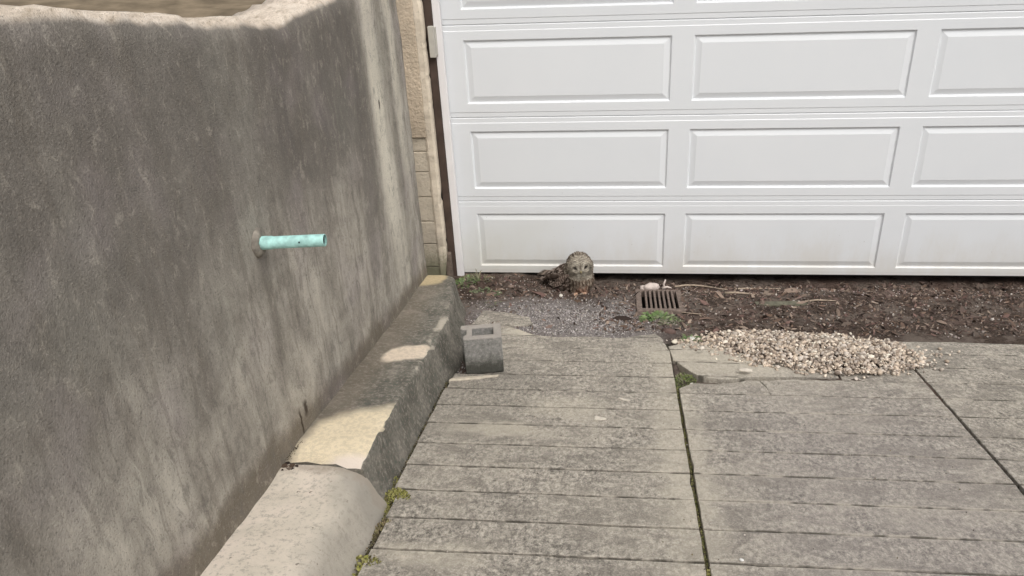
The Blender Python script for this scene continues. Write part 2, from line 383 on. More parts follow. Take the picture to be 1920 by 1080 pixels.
def tube_me(name, pts, rad, seg=10, cap=True):
    """round tube along points; rad is a number or one per point"""
    v, f = [], []
    P = [Vector(p) for p in pts]; n = len(P)
    rr = rad if isinstance(rad, (list, tuple)) else [rad] * n
    ref = Vector((0, 0, 1))
    for i in range(n):
        t = (P[min(i + 1, n - 1)] - P[max(i - 1, 0)]).normalized()
        r_ = Vector((0, 0, 1)) if abs(t.z) < 0.9 else Vector((1, 0, 0))
        a = t.cross(r_).normalized(); b = a.cross(t)
        for k in range(seg):
            th = 2 * math.pi * k / seg
            v.append(P[i] + (a * math.cos(th) + b * math.sin(th)) * rr[i])
    for i in range(n - 1):
        for k in range(seg):
            k2 = (k + 1) % seg
            f.append((i * seg + k, i * seg + k2, (i + 1) * seg + k2, (i + 1) * seg + k))
    if cap: f.append(tuple(range(seg))); f.append(tuple(range((n - 1) * seg, n * seg)))
    return mesh(name, v, f, True)
def set_tint(me, cols):
    """one colour per vertex"""
    a = me.color_attributes.new('tint', 'FLOAT_COLOR', 'POINT')
    c = np.ones((len(me.vertices), 4), dtype=np.float32); c[:, :3] = cols
    a.data.foreach_set('color', c.ravel())
def ico(sub=1):
    bm = bmesh.new(); bmesh.ops.create_icosphere(bm, subdivisions=sub, radius=1)
    v = np.array([p.co[:] for p in bm.verts]); f = np.array([[q.index for q in p.verts] for p in bm.faces]); bm.free()
    return v, f
ICO1 = ico(1); ICO2 = ico(2)
def rand_rot(n):
    q = NP.normal(size=(n, 4)); q /= np.linalg.norm(q, axis=1)[:, None]
    a, b, c, d = q.T
    return np.stack([np.stack([1 - 2 * (c * c + d * d), 2 * (b * c - a * d), 2 * (b * d + a * c)], -1),
                     np.stack([2 * (b * c + a * d), 1 - 2 * (b * b + d * d), 2 * (c * d - a * b)], -1),
                     np.stack([2 * (b * d - a * c), 2 * (c * d + a * b), 1 - 2 * (b * b + c * c)], -1)], 1)
def fast_mesh(name, V, F, cols, smooth=False):
    me = bpy.data.meshes.new(name)
    nv, nf, k = len(V), len(F), F.shape[1]
    me.vertices.add(nv); me.vertices.foreach_set('co', V.astype(np.float32).ravel())
    me.loops.add(nf * k); me.loops.foreach_set('vertex_index', F.astype(np.int32).ravel())
    me.polygons.add(nf); me.polygons.foreach_set('loop_start', np.arange(0, nf * k, k, dtype=np.int32))
    me.update(calc_edges=True); me.validate()
    if smooth: me.polygons.foreach_set('use_smooth', [True] * nf)
    set_tint(me, cols); return me
def rocks_me(name, pos, size, pal, flat=0.65):
    """many angular stones in one mesh"""
    n = len(pos); bv, bf = ICO1
    sh = 1 + NP.normal(0, 0.17, size=(n, len(bv), 1))
    v = bv[None] * sh * (np.stack([NP.uniform(0.75, 1.3, n), NP.uniform(0.6, 1.0, n), NP.uniform(flat * 0.7, flat * 1.2, n)], -1))[:, None, :]
    v = np.einsum('nij,nvj->nvi', rand_rot(n), v) * size[:, None, None]
    v[:, :, 2] *= 0.8
    v += pos[:, None, :]
    F = (bf[None] + (np.arange(n) * len(bv))[:, None, None]).reshape(-1, 3)
    pal = np.array(pal); c = pal[NP.integers(0, len(pal), n)] * NP.uniform(0.75, 1.25, (n, 1))
    return fast_mesh(name, v.reshape(-1, 3), F, np.repeat(np.clip(c, 0, 1), len(bv), 0))
def chips_me(name, pos, L, W, pal, tilt=0.5):
    """curled flakes: leaf bits, bark, twigs"""
    n = len(pos)
    u = np.array([[-1, 0, 0], [-0.3, 0.5, 0.12], [0.45, 0.45, 0.1], [1, 0, -0.05], [0.4, -0.5, 0.12], [-0.35, -0.45, 0.1]])
    v = u[None] * np.stack([L, W, L * 0.8], -1)[:, None, :]
    th = NP.uniform(0, 2 * np.pi, n); ph = NP.normal(0, tilt, n); ro = NP.normal(0, tilt, n)
    def rot(ax, a):
        c, s = np.cos(a), np.sin(a); z, o = np.zeros_like(a), np.ones_like(a)
        if ax == 'z': m = [[c, -s, z], [s, c, z], [z, z, o]]
        if ax == 'y': m = [[c, z, s], [z, o, z], [-s, z, c]]
        if ax == 'x': m = [[o, z, z], [z, c, -s], [z, s, c]]
        return np.stack([np.stack(r, -1) for r in m], 1)
    m = rot('z', th) @ rot('y', ph) @ rot('x', ro)
    v = np.einsum('nij,nvj->nvi', m, v) + pos[:, None, :]
    b = (np.arange(n) * 6)[:, None]
    F = np.concatenate([b + np.array([[0, 5, 4, 1]]), b + np.array([[1, 4, 3, 2]])])
    pal = np.array(pal); c = pal[NP.integers(0, len(pal), n)] * NP.uniform(0.7, 1.3, (n, 1))
    return fast_mesh(name, v.reshape(-1, 3), F, np.repeat(np.clip(c, 0, 1), 6, 0))

# ------------------------------------------------------------------ ground, dirt, driveway
def in_poly(x, y, poly):
    c = False; n = len(poly)
    for i in range(n):
        x1, y1 = poly[i]; x2, y2 = poly[i - 1]
        if (y1 > y) != (y2 > y) and x < (x2 - x1) * (y - y1) / (y2 - y1) + x1: c = not c
    return c
PILE = [(1.16, -1.13), (1.22, -1.19), (1.29, -1.26), (1.40, -1.35), (1.52, -1.41), (1.66, -1.47), (1.85, -1.54), (2.1, -1.52), (2.32, -1.36), (2.36, -1.2),
        (2.2, -1.08), (2.0, -1.0), (1.78, -0.96), (1.62, -0.955), (1.50, -0.97), (1.38, -1.0), (1.27, -1.06)]
def pile_h(x, y):
    if not in_poly(x, y, PILE): return 0.0
    d = 1e9
    for i in range(len(PILE)):
        a = Vector(PILE[i]); b = Vector(PILE[i - 1]); p = Vector((x, y)); t = max(0, min(1, (p - a).dot(b - a) / (b - a).length_squared))
        d = min(d, (p - a - (b - a) * t).length)
    return 0.034 * sm(0, 0.24, d)
GX0, GX1, GY0, GY1 = 1.022, 1.228, -0.640, -0.292        # drain opening
def dirt_z(x, y):
    yy = min(y, 0.0)
    z = g(yy) - 0.016
    z -= 0.045 * sm(-0.40, 0.0, yy) * sm(0.35, 0.75, x)
    z += 0.026 * sm(0.45, 0.1, x) * sm(-0.35, -0.02, yy)
    z += 0.013 * fb(x * 5, y * 5, 1.3) + 0.006 * fb(x * 17, y * 17, 4.1)
    # shallow silted dip on the right
    z -= 0.02 * sm(0.35, 0.0, math.hypot((x - 1.75) / 1.3, y + 0.62))
    z += pile_h(x, y)
    if y < -1.05: z += 0.004 * sm(-1.05, -1.25, y) if x > 1.145 else -0.035 * sm(-1.05, -1.2, y)
    if 1.14 < x < 1.62 and -1.74 < y < -1.44: z -= 0.016
    if x < 0.2: z -= 0.012
    if GX0 - 0.018 < x < GX1 + 0.018 and GY0 - 0.018 < y < GY1 + 0.018: z -= 0.35
    elif GX0 - 0.05 < x < GX1 + 0.05 and GY0 - 0.05 < y < GY1 + 0.05: z = min(z, g(y) - 0.004) if y > GY0 else min(z, g(y) - .010)
    return z
def field(name, x0, x1, y0, y1, step, fz, mat, kind='structure', smooth=True):
    nx, ny = int((x1 - x0) / step) + 1, int((y1 - y0) / step) + 1
    xs = np.linspace(x0, x1, nx); ys = np.linspace(y0, y1, ny)
    v = [(x, y, fz(x, y)) for y in ys for x in xs]
    i = np.arange(nx * ny).reshape(ny, nx)
    f = np.stack([i[:-1, :-1], i[:-1, 1:], i[1:, 1:], i[1:, :-1]], -1).reshape(-1, 4).tolist()
    me = bpy.data.meshes.new(name); me.from_pydata(v, [], f); me.update()
    if smooth: me.polygons.foreach_set('use_smooth', [True] * len(me.polygons))
    return link(name, me, mat, kind=kind)
field('dirt_ground', -1.0, 4.4, -1.78, 0.55, 0.0135, dirt_z, M_['dirt'])['label'] = 'dark brown dirt in front of the white garage door'
def far_z(x, y):
    t = g(max(-14, min(0.2, y))) - 0.14
    return t - 0.12 if y > -1.7 else t
gv, gf = [], []
xs = [-60, -20, -8, -1.2, 0, 1, 2, 3, 4, 8, 20, 60]; ys = [-60, -25, -14, -10, -6, -4, -2, -1.7, -1.6, 0.2, 4, 10, 25, 60]
for y in ys:
    for x in xs: gv.append((x, y, far_z(x, y)))
for j in range(len(ys) - 1):
    for i in range(len(xs) - 1):
        a = j * len(xs) + i; gf.append((a, a + 1, a + 1 + len(xs), a + len(xs)))
link('ground', mesh('ground', gv, gf), M_['street'], kind='structure')

# driveway: one bed with the concrete strips between its scored lines as pieces
bed = mesh('driveway', [(0.02, -9, g(-9) - .022), (4.0, -9, g(-9) - .022), (4.0, -1.75, g(-1.75) - .022), (1.14, -1.75, g(-1.75) - .022), (1.14, -1.13, g(-1.13) - .022), (0.21, -1.13, g(-1.13) - .022), (0.20, -1.6, g(-1.6) - .022), (0.02, -1.66, g(-1.66) - .022)], [(0, 1, 2, 3), (0, 3, 4, 6), (4, 5, 6), (0, 6, 7)])
drive = link('driveway', bed, M_['joint'], kind='structure')
drive['label'] = 'grey weathered concrete driveway scored into narrow strips'
def top_z(x, y): return g(y) + 0.0016 * fb(x * 4, y * 4, 2.2, 2)
def bot_z(x, y): return g(y) - 0.045
def edge(a, b, step=0.045, jit=0.0014):
    n = max(1, int((Vector(b) - Vector(a)).length / step)); out = []
    d = Vector((b[0] - a[0], b[1] - a[1])); nn = Vector((-d.y, d.x)).normalized()
    for i in range(n):
        t = i / n; k = 0 if i == 0 else fb(a[0] * 9 + d.x * t * 14, a[1] * 9 + d.y * t * 14, 9.1, 3) * jit * 2
        if i and R.random() < 0.04: k += R.uniform(0.002, 0.006)      # a chipped spot
        out.append((a[0] + d.x * t + nn.x * k, a[1] + d.y * t + nn.y * k))
    return out
def poly_edges(pts, **kw):
    o = []
    for i in range(len(pts)): o += edge(pts[i], pts[(i + 1) % len(pts)], **kw)
    return o
def strip(pts, top=top_z, step=0.045, jit=0.0014, inner=0.0018, drop=0.003):
    return link('concrete_strip', prism_me('concrete_strip', poly_edges(pts, step=step, jit=jit), top, bot_z, inner, 0.0, drop), M_['drive'], drive)
P_ = 0.1625; Y1 = -1.582
hg = 0.0048
for k in range(-2, 19):
    ya, yb = Y1 - k * P_, Y1 - (k + 1) * P_
    sk = 0.004 * math.sin(k * 2.3)
    xl = 0.195 if k < 0 else 0.128 + (0.012 if k == 0 else 0)
    if k >= 6: xl = 0.150 + 0.004 * math.sin(k * 3)
    strip([(xl, yb + hg), (1.1345, yb + hg + sk * .5), (1.1345, ya - hg + sk * .5), (xl + 0.004, ya - hg)])
    if k >= 1:
        strip([(1.1475, yb + hg * .6), (2.200, yb + hg * .6), (2.200, ya - hg * .6), (1.1475, ya - hg * .6)])
    if k >= -2:
        strip([(2.213, yb + hg * .6), (3.55, yb + hg * .6), (3.55, ya - hg * .6), (2.213, ya - hg * .6)])
# ragged far end of the drive
strip([(0.19, -1.254), (1.133, -1.254), (1.122, -1.18), (1.10, -1.08), (1.075, -1.036), (0.997, -1.062), (0.93, -1.098), (0.862, -1.111), (0.78, -1.090), (0.70, -1.088), (0.60, -1.100),
       (0.48, -1.083), (0.40, -1.03), (0.327, -0.963), (0.26, -0.915), (0.20, -0.93)], step=0.03, jit=0.004, inner=0.006, drop=0.008)
strip([(0.10, -0.945), (0.20, -0.945), (0.265, -0.925), (0.33, -0.955), (0.43, -0.90), (0.40, -0.80), (0.30, -0.74), (0.13, -0.70)], top=lambda x, y: top_z(x, y) - .004, step=0.03, jit=0.004)
# broken corner on the right: two lifted pieces and the cracked strip below them
def lift(x, y): return top_z(x, y) + 0.003 + 0.009 * sm(-1.25, -1.60, y) * sm(1.7, 1.2, x)
strip([(1.141, -1.395), (1.360, -1.403), (1.47, -1.412), (1.60, -1.43), (1.75, -1.40), (1.75, -1.20), (1.40, -1.15), (1.20, -1.17), (1.131, -1.215), (1.134, -1.25)][::1], top=lift, step=0.03, jit=0.003)
strip([(1.145, -1.402), (1.180, -1.475), (1.205, -1.53), (1.235, -1.575), (1.285, -1.598), (1.335, -1.603), (1.402, -1.594), (1.463, -1.568), (1.62, -1.556), (1.85, -1.55), (1.85, -1.45), (1.60, -1.436), (1.47, -1.418), (1.36, -1.409)], top=lift, step=0.03, jit=0.003)
strip([(1.1475, -1.7385), (1.525, -1.7385), (1.518, -1.66), (1.500, -1.600), (1.455, -1.595), (1.40, -1.622), (1.304, -1.644), (1.255, -1.642), (1.213, -1.640), (1.175, -1.672), (1.148, -1.698)], step=0.03, jit=0.003)
strip([(1.5275, -1.7385), (2.2, -1.7385), (2.2, -1.587), (1.9, -1.572), (1.62, -1.580), (1.504, -1.597), (1.521, -1.66)], step=0.03, jit=0.002)
strip([(1.86, -1.568), (2.2, -1.580), (2.2, -1.10), (2.05, -1.10), (1.95, -1.3), (1.86, -1.45)], step=0.04, jit=0.003)
strip([(2.213, -1.254), (3.55, -1.254), (3.55, -1.105), (2.9, -1.12), (2.5, -1.09), (2.213, -1.10)], step=0.04, jit=0.004)

# ------------------------------------------------------------------ kerb
def kerb_me(name, stations, prof):
    v, f = [], []; rows = []
    for y in stations:
        p = prof(y); rows.append([len(v) + i for i in range(len(p))])
        for (x, z) in p: v.append((x, y, z))
    for a, b in zip(rows[:-1], rows[1:]):
        for i in range(len(a) - 1): f.append((a[i], a[i + 1], b[i + 1], b[i]))
    f.append(tuple(rows[0])); f.append(tuple(reversed(rows[-1])))
    return mesh(name, v, f, False)
def prof_old(y):
    q = 0.07 - 0.045 * sm(-1.35, -0.95, y) - 0.05 * sm(-1.0, -0.68, y) - 0.06 * sm(-0.68, -0.58, y)
    h = 0.172 + 0.02 * sm(-1.3, -0.8, y) - 0.02 * sm(-0.64, -0.57, y) - 0.020 * sm(-2.48, -2.65, y)
    w_ = 0.005 * fb(y * 14, 3.1, 0, 3) + 0.003 * fb(y * 50, 1, 0, 2)
    ch = max(0, fb(y * 9, 8.8, 0, 2) - 0.25) * 0.03
    t = lambda x: g(y) + h + 0.003 * fb(x * 12, y * 9, 5, 3)
    out = [(-0.27, t(-0.27))]
    for x in (-0.215, -0.17, -0.12, -0.07, -0.02, 0.02):
        xx = min(x, q - 0.04 - 0.012 * (0.02 - x)); out.append((xx, t(xx)))
    out += [(q - 0.020 + w_ - ch * .6, t(q) - 0.001 - ch * .2), (q - 0.006 + w_ - ch * .5, t(q) - 0.004 - ch * .8), (q + w_ * .8, t(q) - 0.012 - ch), (q + 0.010 + w_ * .5, t(q) - 0.075), (q + 0.024 + w_ * .4, g(y) + 0.05),
            (q + 0.045, g(y) - 0.005), (q + 0.055, g(y) - 0.06), (q + 0.055, g(y) - 0.16), (-0.27, g(y) - 0.16)]
    return out
def prof_new(y):
    e = 0.010 * fb(y * 7, 2.2, 0, 4)
    s_ = 0.03 * sm(-2.9, -3.6, y)
    k = lambda x, h: (x, g(y) + h + (0.151 - h) * sm(-2.80, -2.66, y) * sm(0.062, 0.02, x) + 0.0025 * fb(x * 9, y * 9, 7, 4))
    return [k(-0.27, .140), k(-0.19, .140), k(-0.14, .139), k(-0.09, .138), k(-0.04, .137), k(0.01, .134), k(0.05, .127), k(0.068 + e * .5, .118), k(0.084 + e * .7, .090), k(0.102 + e, .040), k(0.122 + e + s_, .008), k(0.132 + e + s_, -.02), (0.132 + e + s_, g(y) - .16), (-0.27, g(y) - .16)]
ko = link('kerb', kerb_me('kerb', list(np.arange(-2.648, -0.545, 0.018)), prof_old), M_['kerb'], kind='structure', label='dark stained concrete kerb under the retaining wall with sunlit cream patches painted in')
for poly in ko.data.polygons: poly.use_smooth = True
ko.data.set_sharp_from_angle(angle=math.radians(32))
for v in ko.data.vertices:                       # ragged break at the near end
    if v.co.y < -2.60: v.co.y += (0.026 * fb(v.co.x * 13, 3.3, v.co.z * 5, 4) + .010) * sm(-2.60, -2.648, v.co.y)
kn = link('kerb', kerb_me('kerb_pale', list(np.arange(-6.5, -3.3, 0.06)) + list(np.arange(-3.3, -2.655, 0.015)) + [-2.645], prof_new), M_['kerb2'], kind='structure', label='paler rounded kerb concrete beyond the crack in the foreground')
for poly in kn.data.polygons: poly.use_smooth = True
kn.data.set_sharp_from_angle(angle=math.radians(38))

# ------------------------------------------------------------------ retaining wall and bank
def wtop(y): return 1.885 + max(0.0, -2.05 - y) * SL + 0.006 * fb(y * 5, 0.3, 0, 4) + 0.012 * fb(y * 22, 5.3, 0, 3)
wys = list(np.arange(-7.0, -0.62, 0.03)) + [-0.62]
nz = 60
wv, wf = [], []
cols_ = []
for y in wys:
    c_ = []
    zb = g(y) - 0.25; zt = wtop(y)
    for i in range(nz + 1):
        t = i / nz; z = zb + (zt - zb) * t
        x = XW + 0.006 * fb(y * 2.2, z * 2.2, 0, 3) + 0.0025 * fb(y * 9, z * 9, 3, 3)
        if i >= nz - 1: x -= (0.02 + 0.015 * abs(fb(y * 17, 4.4, 0, 3))) * (1 if i == nz else 0.25)
        c_.append(len(wv)); wv.append((x, y, z))
    for (x, dz) in ((-0.26, 0.004), (-0.32, 0.006), (-0.40, 0.0), (-0.40, -1.2)):
        c_.append(len(wv)); wv.append((x, y, zt + dz + 0.008 * fb(x * 20, y * 15, 1, 3)))
    cols_.append(c_)
for a, b in zip(cols_[:-1], cols_[1:]):
    for i in range(len(a) - 1): wf.append((a[i], b[i], b[i + 1], a[i + 1]))
wf.append(tuple(cols_[-1])); wf.append(tuple(reversed(cols_[0])))
wl = link('retaining_wall', mesh('retaining_wall', wv, wf), M_['wall'], label='tall grey stained concrete retaining wall along the driveway', cat='wall', kind='thing')
wl.data.polygons.foreach_set('use_smooth', [len(p.vertices) == 4 for p in wl.data.polygons])
field('bank', -6.0, -0.38, -8.0, 3.0, 0.16, lambda x, y: wtop(max(y, -7)) - 0.05 + 0.10 * (-0.38 - x) * 0.6 + 0.03 * fb(x * 2, y * 2, 0, 4) if y < -0.75 or x < -0.98 else wtop(-0.75) - 1.9, M_['soil'])

# ------------------------------------------------------------------ garage building
gar = empty('garage_building', (1.87, 0.0, -0.06), 'tan stucco garage wall beside and around the white door', 'garage')
inv = gar.location.copy()
def gpart(name, x0, x1, y0, y1, z0, z1, mat, bev=0.0, **kw):
    return link(name, box_me(name, x0, x1, y0, y1, z0, z1, bev, inv), mat, gar, **kw)
PY = -0.15
lines = [0.906, 0.820, 0.695, 0.536, 0.376, 0.226, 0.066, -0.16]
for i in range(len(lines) - 1):
    dx = R.uniform(-.003, .003); dy = R.uniform(-.004, .003)
    b = gpart('block', -0.99, -0.231 + dx, PY + dy, 0.10, lines[i + 1] + 0.0025, lines[i] - 0.0025, M_['blockc'], 0.005)
gpart('mortar_core', -0.985, -0.236, PY + 0.008, 0.095, -0.3, 0.905, M_['mortar'])
gpart('stucco_face', -0.99, -0.229, PY - 0.010, 0.105, 0.908, 2.62, M_['stucco'], 0.004)
# ragged stucco arris against the brown frame
ev, ef, er = [], [], []
for z in list(np.arange(-0.08, 2.60, 0.022)):
    br = max(0, fb(z * 11, 4.0, 0, 3) - 0.22) * 0.025 + 0.02 * sm(0.16, -0.02, z)
    xo = -0.182 - br + 0.0015 * fb(z * 40, 1, 0, 2); xi = -0.236
    yf = PY - 0.004 + 0.004 * fb(z * 13, 8, 0, 3)
    p = [(xi, yf), (xi + .012, yf - .006), (xo - 0.012, yf - .004), (xo, yf + 0.010), (xo - .004, yf + 0.05), (xo - 0.012, -0.052), (xi, -0.052)]
    er.append([len(ev) + k for k in range(7)])
    ev += [(x - inv.x, y - inv.y, z - inv.z) for x, y in p]
for a, b in zip(er[:-1], er[1:]):
    for k in range(7): ef.append((a[k], a[(k + 1) % 7], b[(k + 1) % 7], b[k]))
ef.append(tuple(er[0])); ef.append(tuple(er[-1]))
link('stucco_corner', mesh('stucco_corner', ev, ef), M_['bead'], gar)
gpart('header', -0.227, 3.93, PY, 0.10, 2.10, 2.62, M_['stucco'], 0.004)
gpart('right_pier', 3.93, 4.6, PY, 0.10, -0.3, 2.62, M_['stucco'], 0.004)
gpart('side_wall', -0.99, -0.80, 0.10, 5.0, -0.3, 2.62, M_['inside'])
gpart('side_wall', 4.40, 4.6, 0.10, 5.0, -0.3, 2.62, M_['inside'])
gpart('back_wall', -0.99, 4.6, 5.0, 5.2, -0.3, 2.62, M_['inside'])
gpart('roof', -1.1, 4.75, -0.20, 5.3, 2.622, 2.82, M_['stucco'])
gpart('floor', -0.80, 4.40, 0.10, 5.0, -0.3, -0.16, M_['inside'])

# frame of the door opening
fr = empty('door_frame', (-0.13, -0.05, -0.06), 'brown frame with white weather strip left of the garage door', 'door frame')
fi = fr.location.copy()
link('jamb', box_me('jamb', -0.192, -0.149, -0.056, 0.09, -0.075, 2.10, 0.003, fi), M_['brown'], fr)
link('jamb', box_me('jamb', -0.2265, -0.194, -0.048, 0.09, -0.09, 2.10, 0.0, fi), M_['seal'], fr, label='dark gap between stucco and brown frame')
link('weather_strip', box_me('weather_strip', -0.148, -0.104, -0.052, -0.020, -0.055, 2.10, 0.006, fi), M_['white'], fr)
link('head_jamb', box_me('head_jamb', -0.149, 3.93, -0.03, 0.09, 2.05, 2.098, 0.003, fi), M_['brown'], fr)
link('jamb', box_me('jamb', 3.885, 3.929, -0.056, 0.09, -0.12, 2.05, 0.003, fi), M_['brown'], fr)
br = link('bracket', box_me('bracket', -0.176, -0.142, -0.085, -0.057, 1.345, 1.515, 0.004, fi), M_['beige'], fr, label='small beige metal box on the brown jamb')
link('bracket_cap', box_me('bracket_cap', -0.168, -0.134, -0.066, -0.0525, 1.352, 1.508, 0.002, fi), M_['beige'], br)
# split foot of the jamb
link('jamb_foot', box_me('jamb_foot', -0.205, -0.168, -0.105, -0.058, -0.07, 0.13, 0.006, fi), plain('grey_brown_wood', (0.16, 0.125, 0.10, 1), 0.9, 0.3, 40), fr)

# ------------------------------------------------------------------ garage door
door = empty('garage_door', (1.87, 0.02, -0.05), 'white sectional garage door with long raised panels', 'garage door')
di = door.location.copy()
XL, XR, PIT, PW, PH = -0.128, 3.872, 1.287, 1.170, 0.366
seams = [-0.050, 0.447, 0.975, 1.503, 2.045]
rowsz = [0.0, 0.528, 1.056, 1.584]
for r_ in range(4):
    zb, zt = seams[r_] + (0.0 if r_ == 0 else 0.0007), seams[r_ + 1] - 0.0007
    pz0, pz1 = rowsz[r_], rowsz[r_] + PH
    zl = [(zb, 0.004), (zb + 0.004, 0.0)]
    if r_: zl += [(zb + 0.030, 0.0), (zb + 0.033, -0.0022)]
    else: zl += [(zb + 0.020, 0.0), (zb + 0.022, -0.001)]
    yo = zl[-1][1]
    zl += [(pz0, yo), (pz1, yo), (zt - 0.033, yo), (zt - 0.030, 0.0), (zt - 0.004, 0.0), (zt, 0.004)]
    xl = [XL]
    for k in range(3): xl += [k * PIT, k * PIT + PW]
    xl += [XR]
    v, f = [], []
    for (z, y) in zl:
        for x in xl: v.append((x - di.x, y - di.y, z - di.z))
    nx = len(xl); ip = zl.index((pz0, yo))
    for j in range(len(zl) - 1):
        for i in range(nx - 1):
            if j == ip and i in (1, 3, 5): continue
            f.append((j * nx + i, j * nx + i + 1, (j + 1) * nx + i + 1, (j + 1) * nx + i))
    o0 = len(v)                                   # back and rim
    for (x, z) in ((XL, zb), (XR, zb), (XR, zt), (XL, zt)): v.append((x - di.x, 0.045 - di.y, z - di.z))
    f.append((o0, o0 + 1, o0 + 2, o0 + 3))
    lastrow = (len(zl) - 1) * nx
    f.append(tuple(range(nx)) + (o0 + 1, o0)); f.append(tuple(range(lastrow, lastrow + nx)) + (o0 + 2, o0 + 3))
    f.append(tuple(j * nx for j in range(len(zl))) + (o0 + 3, o0)); f.append(tuple(j * nx + nx - 1 for j in range(len(zl))) + (o0 + 2, o0 + 1))
    sec = link('door_section', mesh('door_section', v, f), M_['door'], door)
    if r_ == 0:
        link('bottom_seal', box_me('bottom_seal', XL + 0.01, XR - 0.01, 0.012, 0.040, zb - 0.012, zb - 0.001, 0.003, di), M_['seal'], door)
    for k in range(3):
        x0, x1 = k * PIT, k * PIT + PW
        prof = [(0.0, yo), (0.0025, yo + 0.0005), (0.008, yo + 0.0105), (0.0125, yo + 0.0115), (0.042, yo + 0.0035), (0.0445, yo + 0.0028)]
        v, f = [], []
        for (e, y) in prof:
            for (x, z) in ((x0 + e, pz0 + e), (x1 - e, pz0 + e), (x1 - e, pz1 - e), (x0 + e, pz1 - e)): v.append((x - di.x, y - di.y, z - di.z))
        for j in range(len(prof) - 1):
            for i in range(4):
                i2 = (i + 1) % 4; f.append((j * 4 + i, j * 4 + i2, j * 4 + 4 + i2, j * 4 + 4 + i))
        n = len(v) - 4; f.append((n, n + 1, n + 2, n + 3))
        me = bpy.data.meshes.new('raised_panel'); me.from_pydata(v, [], [tuple(reversed(q)) if False else q for q in f]); me.update()
        link('raised_panel', me, M_['door'], sec)

# ------------------------------------------------------------------ pipe stub through the wall
pp = empty('drain_pipe', (XW, -2.50, 1.325), 'pale green pipe stub sticking out of the stained wall', 'pipe')
po = Vector((0.205, 0.004, 0.004))
n_ = 14
v, f = [], []
SEG = 20
rings = [(-0.06, .0205), (0.0, .0205), (0.045, .0205), (0.047, .0188), (0.205, .0188), (0.2065, .0180), (0.2065, .0162)]
for (x, r_) in rings:
    for k in range(SEG):
        th = 2 * math.pi * k / SEG
        v.append((x, r_ * math.cos(th), r_ * math.sin(th) + 0.02 * x * x * 2))
for i in range(len(rings) - 1):
    for k in range(SEG):
        k2 = (k + 1) % SEG; f.append((i * SEG + k, i * SEG + k2, (i + 1) * SEG + k2, (i + 1) * SEG + k))
link('tube', mesh('tube', v, f, True), M_['pipe'], pp)
bore_shade = tube_me('bore_shade', [(0.196, 0, 0.0016), (0.199, 0, 0.0016)], 0.0166, 16)  # dark plate just inside the mouth, standing in for shade in the tube
link('bore_shade', bore_shade, M_['black'], pp)
link('screw', tube_me('screw', [(0.135, -0.0185, 0.006), (0.135, -0.0200, 0.0065)], 0.0026, 8), M_['black'], pp)
cv, cf = [], []
for i, (x, r_) in enumerate(((-.004, .046), (.008, .042), (.016, .030), (.014, .019))):
    for k in range(18):
        th = 2 * math.pi * k / 18; q = r_ * (1 + .16 * fb(math.cos(th) * 1.3, math.sin(th) * 1.3, i * .2, 3)); cv.append((x + .004 * fb(th * 2, i, 0, 2), q * math.cos(th), q * math.sin(th)))
for i in range(3):
    for k in range(18): cf.append((i * 18 + k, i * 18 + (k + 1) % 18, (i + 1) * 18 + (k + 1) % 18, (i + 1) * 18 + k))
link('mortar_collar', mesh('mortar_collar', cv, cf, True), plain('grey_mortar', (0.25, 0.225, 0.19, 1), 0.95, 0.35, 40, 0.15, 0.6), pp)
pp.rotation_euler = (0, math.radians(-1.5), math.radians(2))

# ------------------------------------------------------------------ half cinder block
bo = empty('cinder_block', (0.200, -1.600, g(-1.60) + 0.001), 'grey half cinder block standing on the driveway beside the kerb', 'cinder block')
bo.rotation_euler = (math.radians(-5.5), 0, math.radians(10))
BW, BD, BH = 0.172, 0.148, 0.178
outer = [(0, 0), (BW, 0), (BW, BD), (-0.012, BD), (-0.014, BD - .036), (0.014, BD - .046), (0.014, .048), (0.0, .036)]
hole_t = [(0.040, 0.034), (0.136, 0.034), (0.136, BD - 0.036), (0.040, BD - 0.036)]
bm = bmesh.new()
def ring_verts(loop, z): return [bm.verts.new((x, y, z)) for x, y in loop]
ot, ob_ = ring_verts(outer, BH), ring_verts(outer, 0)
sc_ = 0.9
hb_loop = [((x - .084) * sc_ + .084, (y - .078) * sc_ + .078) for x, y in hole_t]
ht, hb = ring_verts(hole_t, BH), ring_verts(hb_loop, 0)
def ring_edges(vs): return [bm.edges.new((vs[i], vs[(i + 1) % len(vs)])) for i in range(len(vs))]
e1 = ring_edges(ot) + ring_edges(ht); e2 = ring_edges(ob_) + ring_edges(hb)
bmesh.ops.triangle_fill(bm, use_beauty=True, edges=e1); bmesh.ops.triangle_fill(bm, use_beauty=True, edges=e2)
for A, B in ((ot, ob_), (ht, hb)):
    for i in range(len(A)):
        j = (i + 1) % len(A); bm.faces.new((A[i], A[j], B[j], B[i]))
bmesh.ops.recalc_face_normals(bm, faces=bm.faces)
me = bpy.data.meshes.new('shell'); bm.to_mesh(me); bm.free()
sh = link('shell', me, M_['block'], bo)
bv = sh.modifiers.new('bevel', 'BEVEL'); bv.width = 0.004; bv.segments = 2; bv.limit_method = 'ANGLE'; bv.angle_limit = math.radians(50)

# mortar ridge in front of the block
ridge = [(0.135, -1.678), (0.20, -1.664), (0.27, -1.645), (0.345, -1.618), (0.352, -1.603), (0.30, -1.612), (0.22, -1.630), (0.140, -1.655)]
link('mortar_ridge', prism_me('mortar_ridge', poly_edges(ridge, step=0.02, jit=0.003), lambda x, y: g(y) + 0.009, lambda x, y: g(y) - 0.01, 0.005, 0, 0.006), M_['mortar'],
     label='thin pale mortar ridge on the driveway in front of the cinder block', cat='mortar', kind='thing')

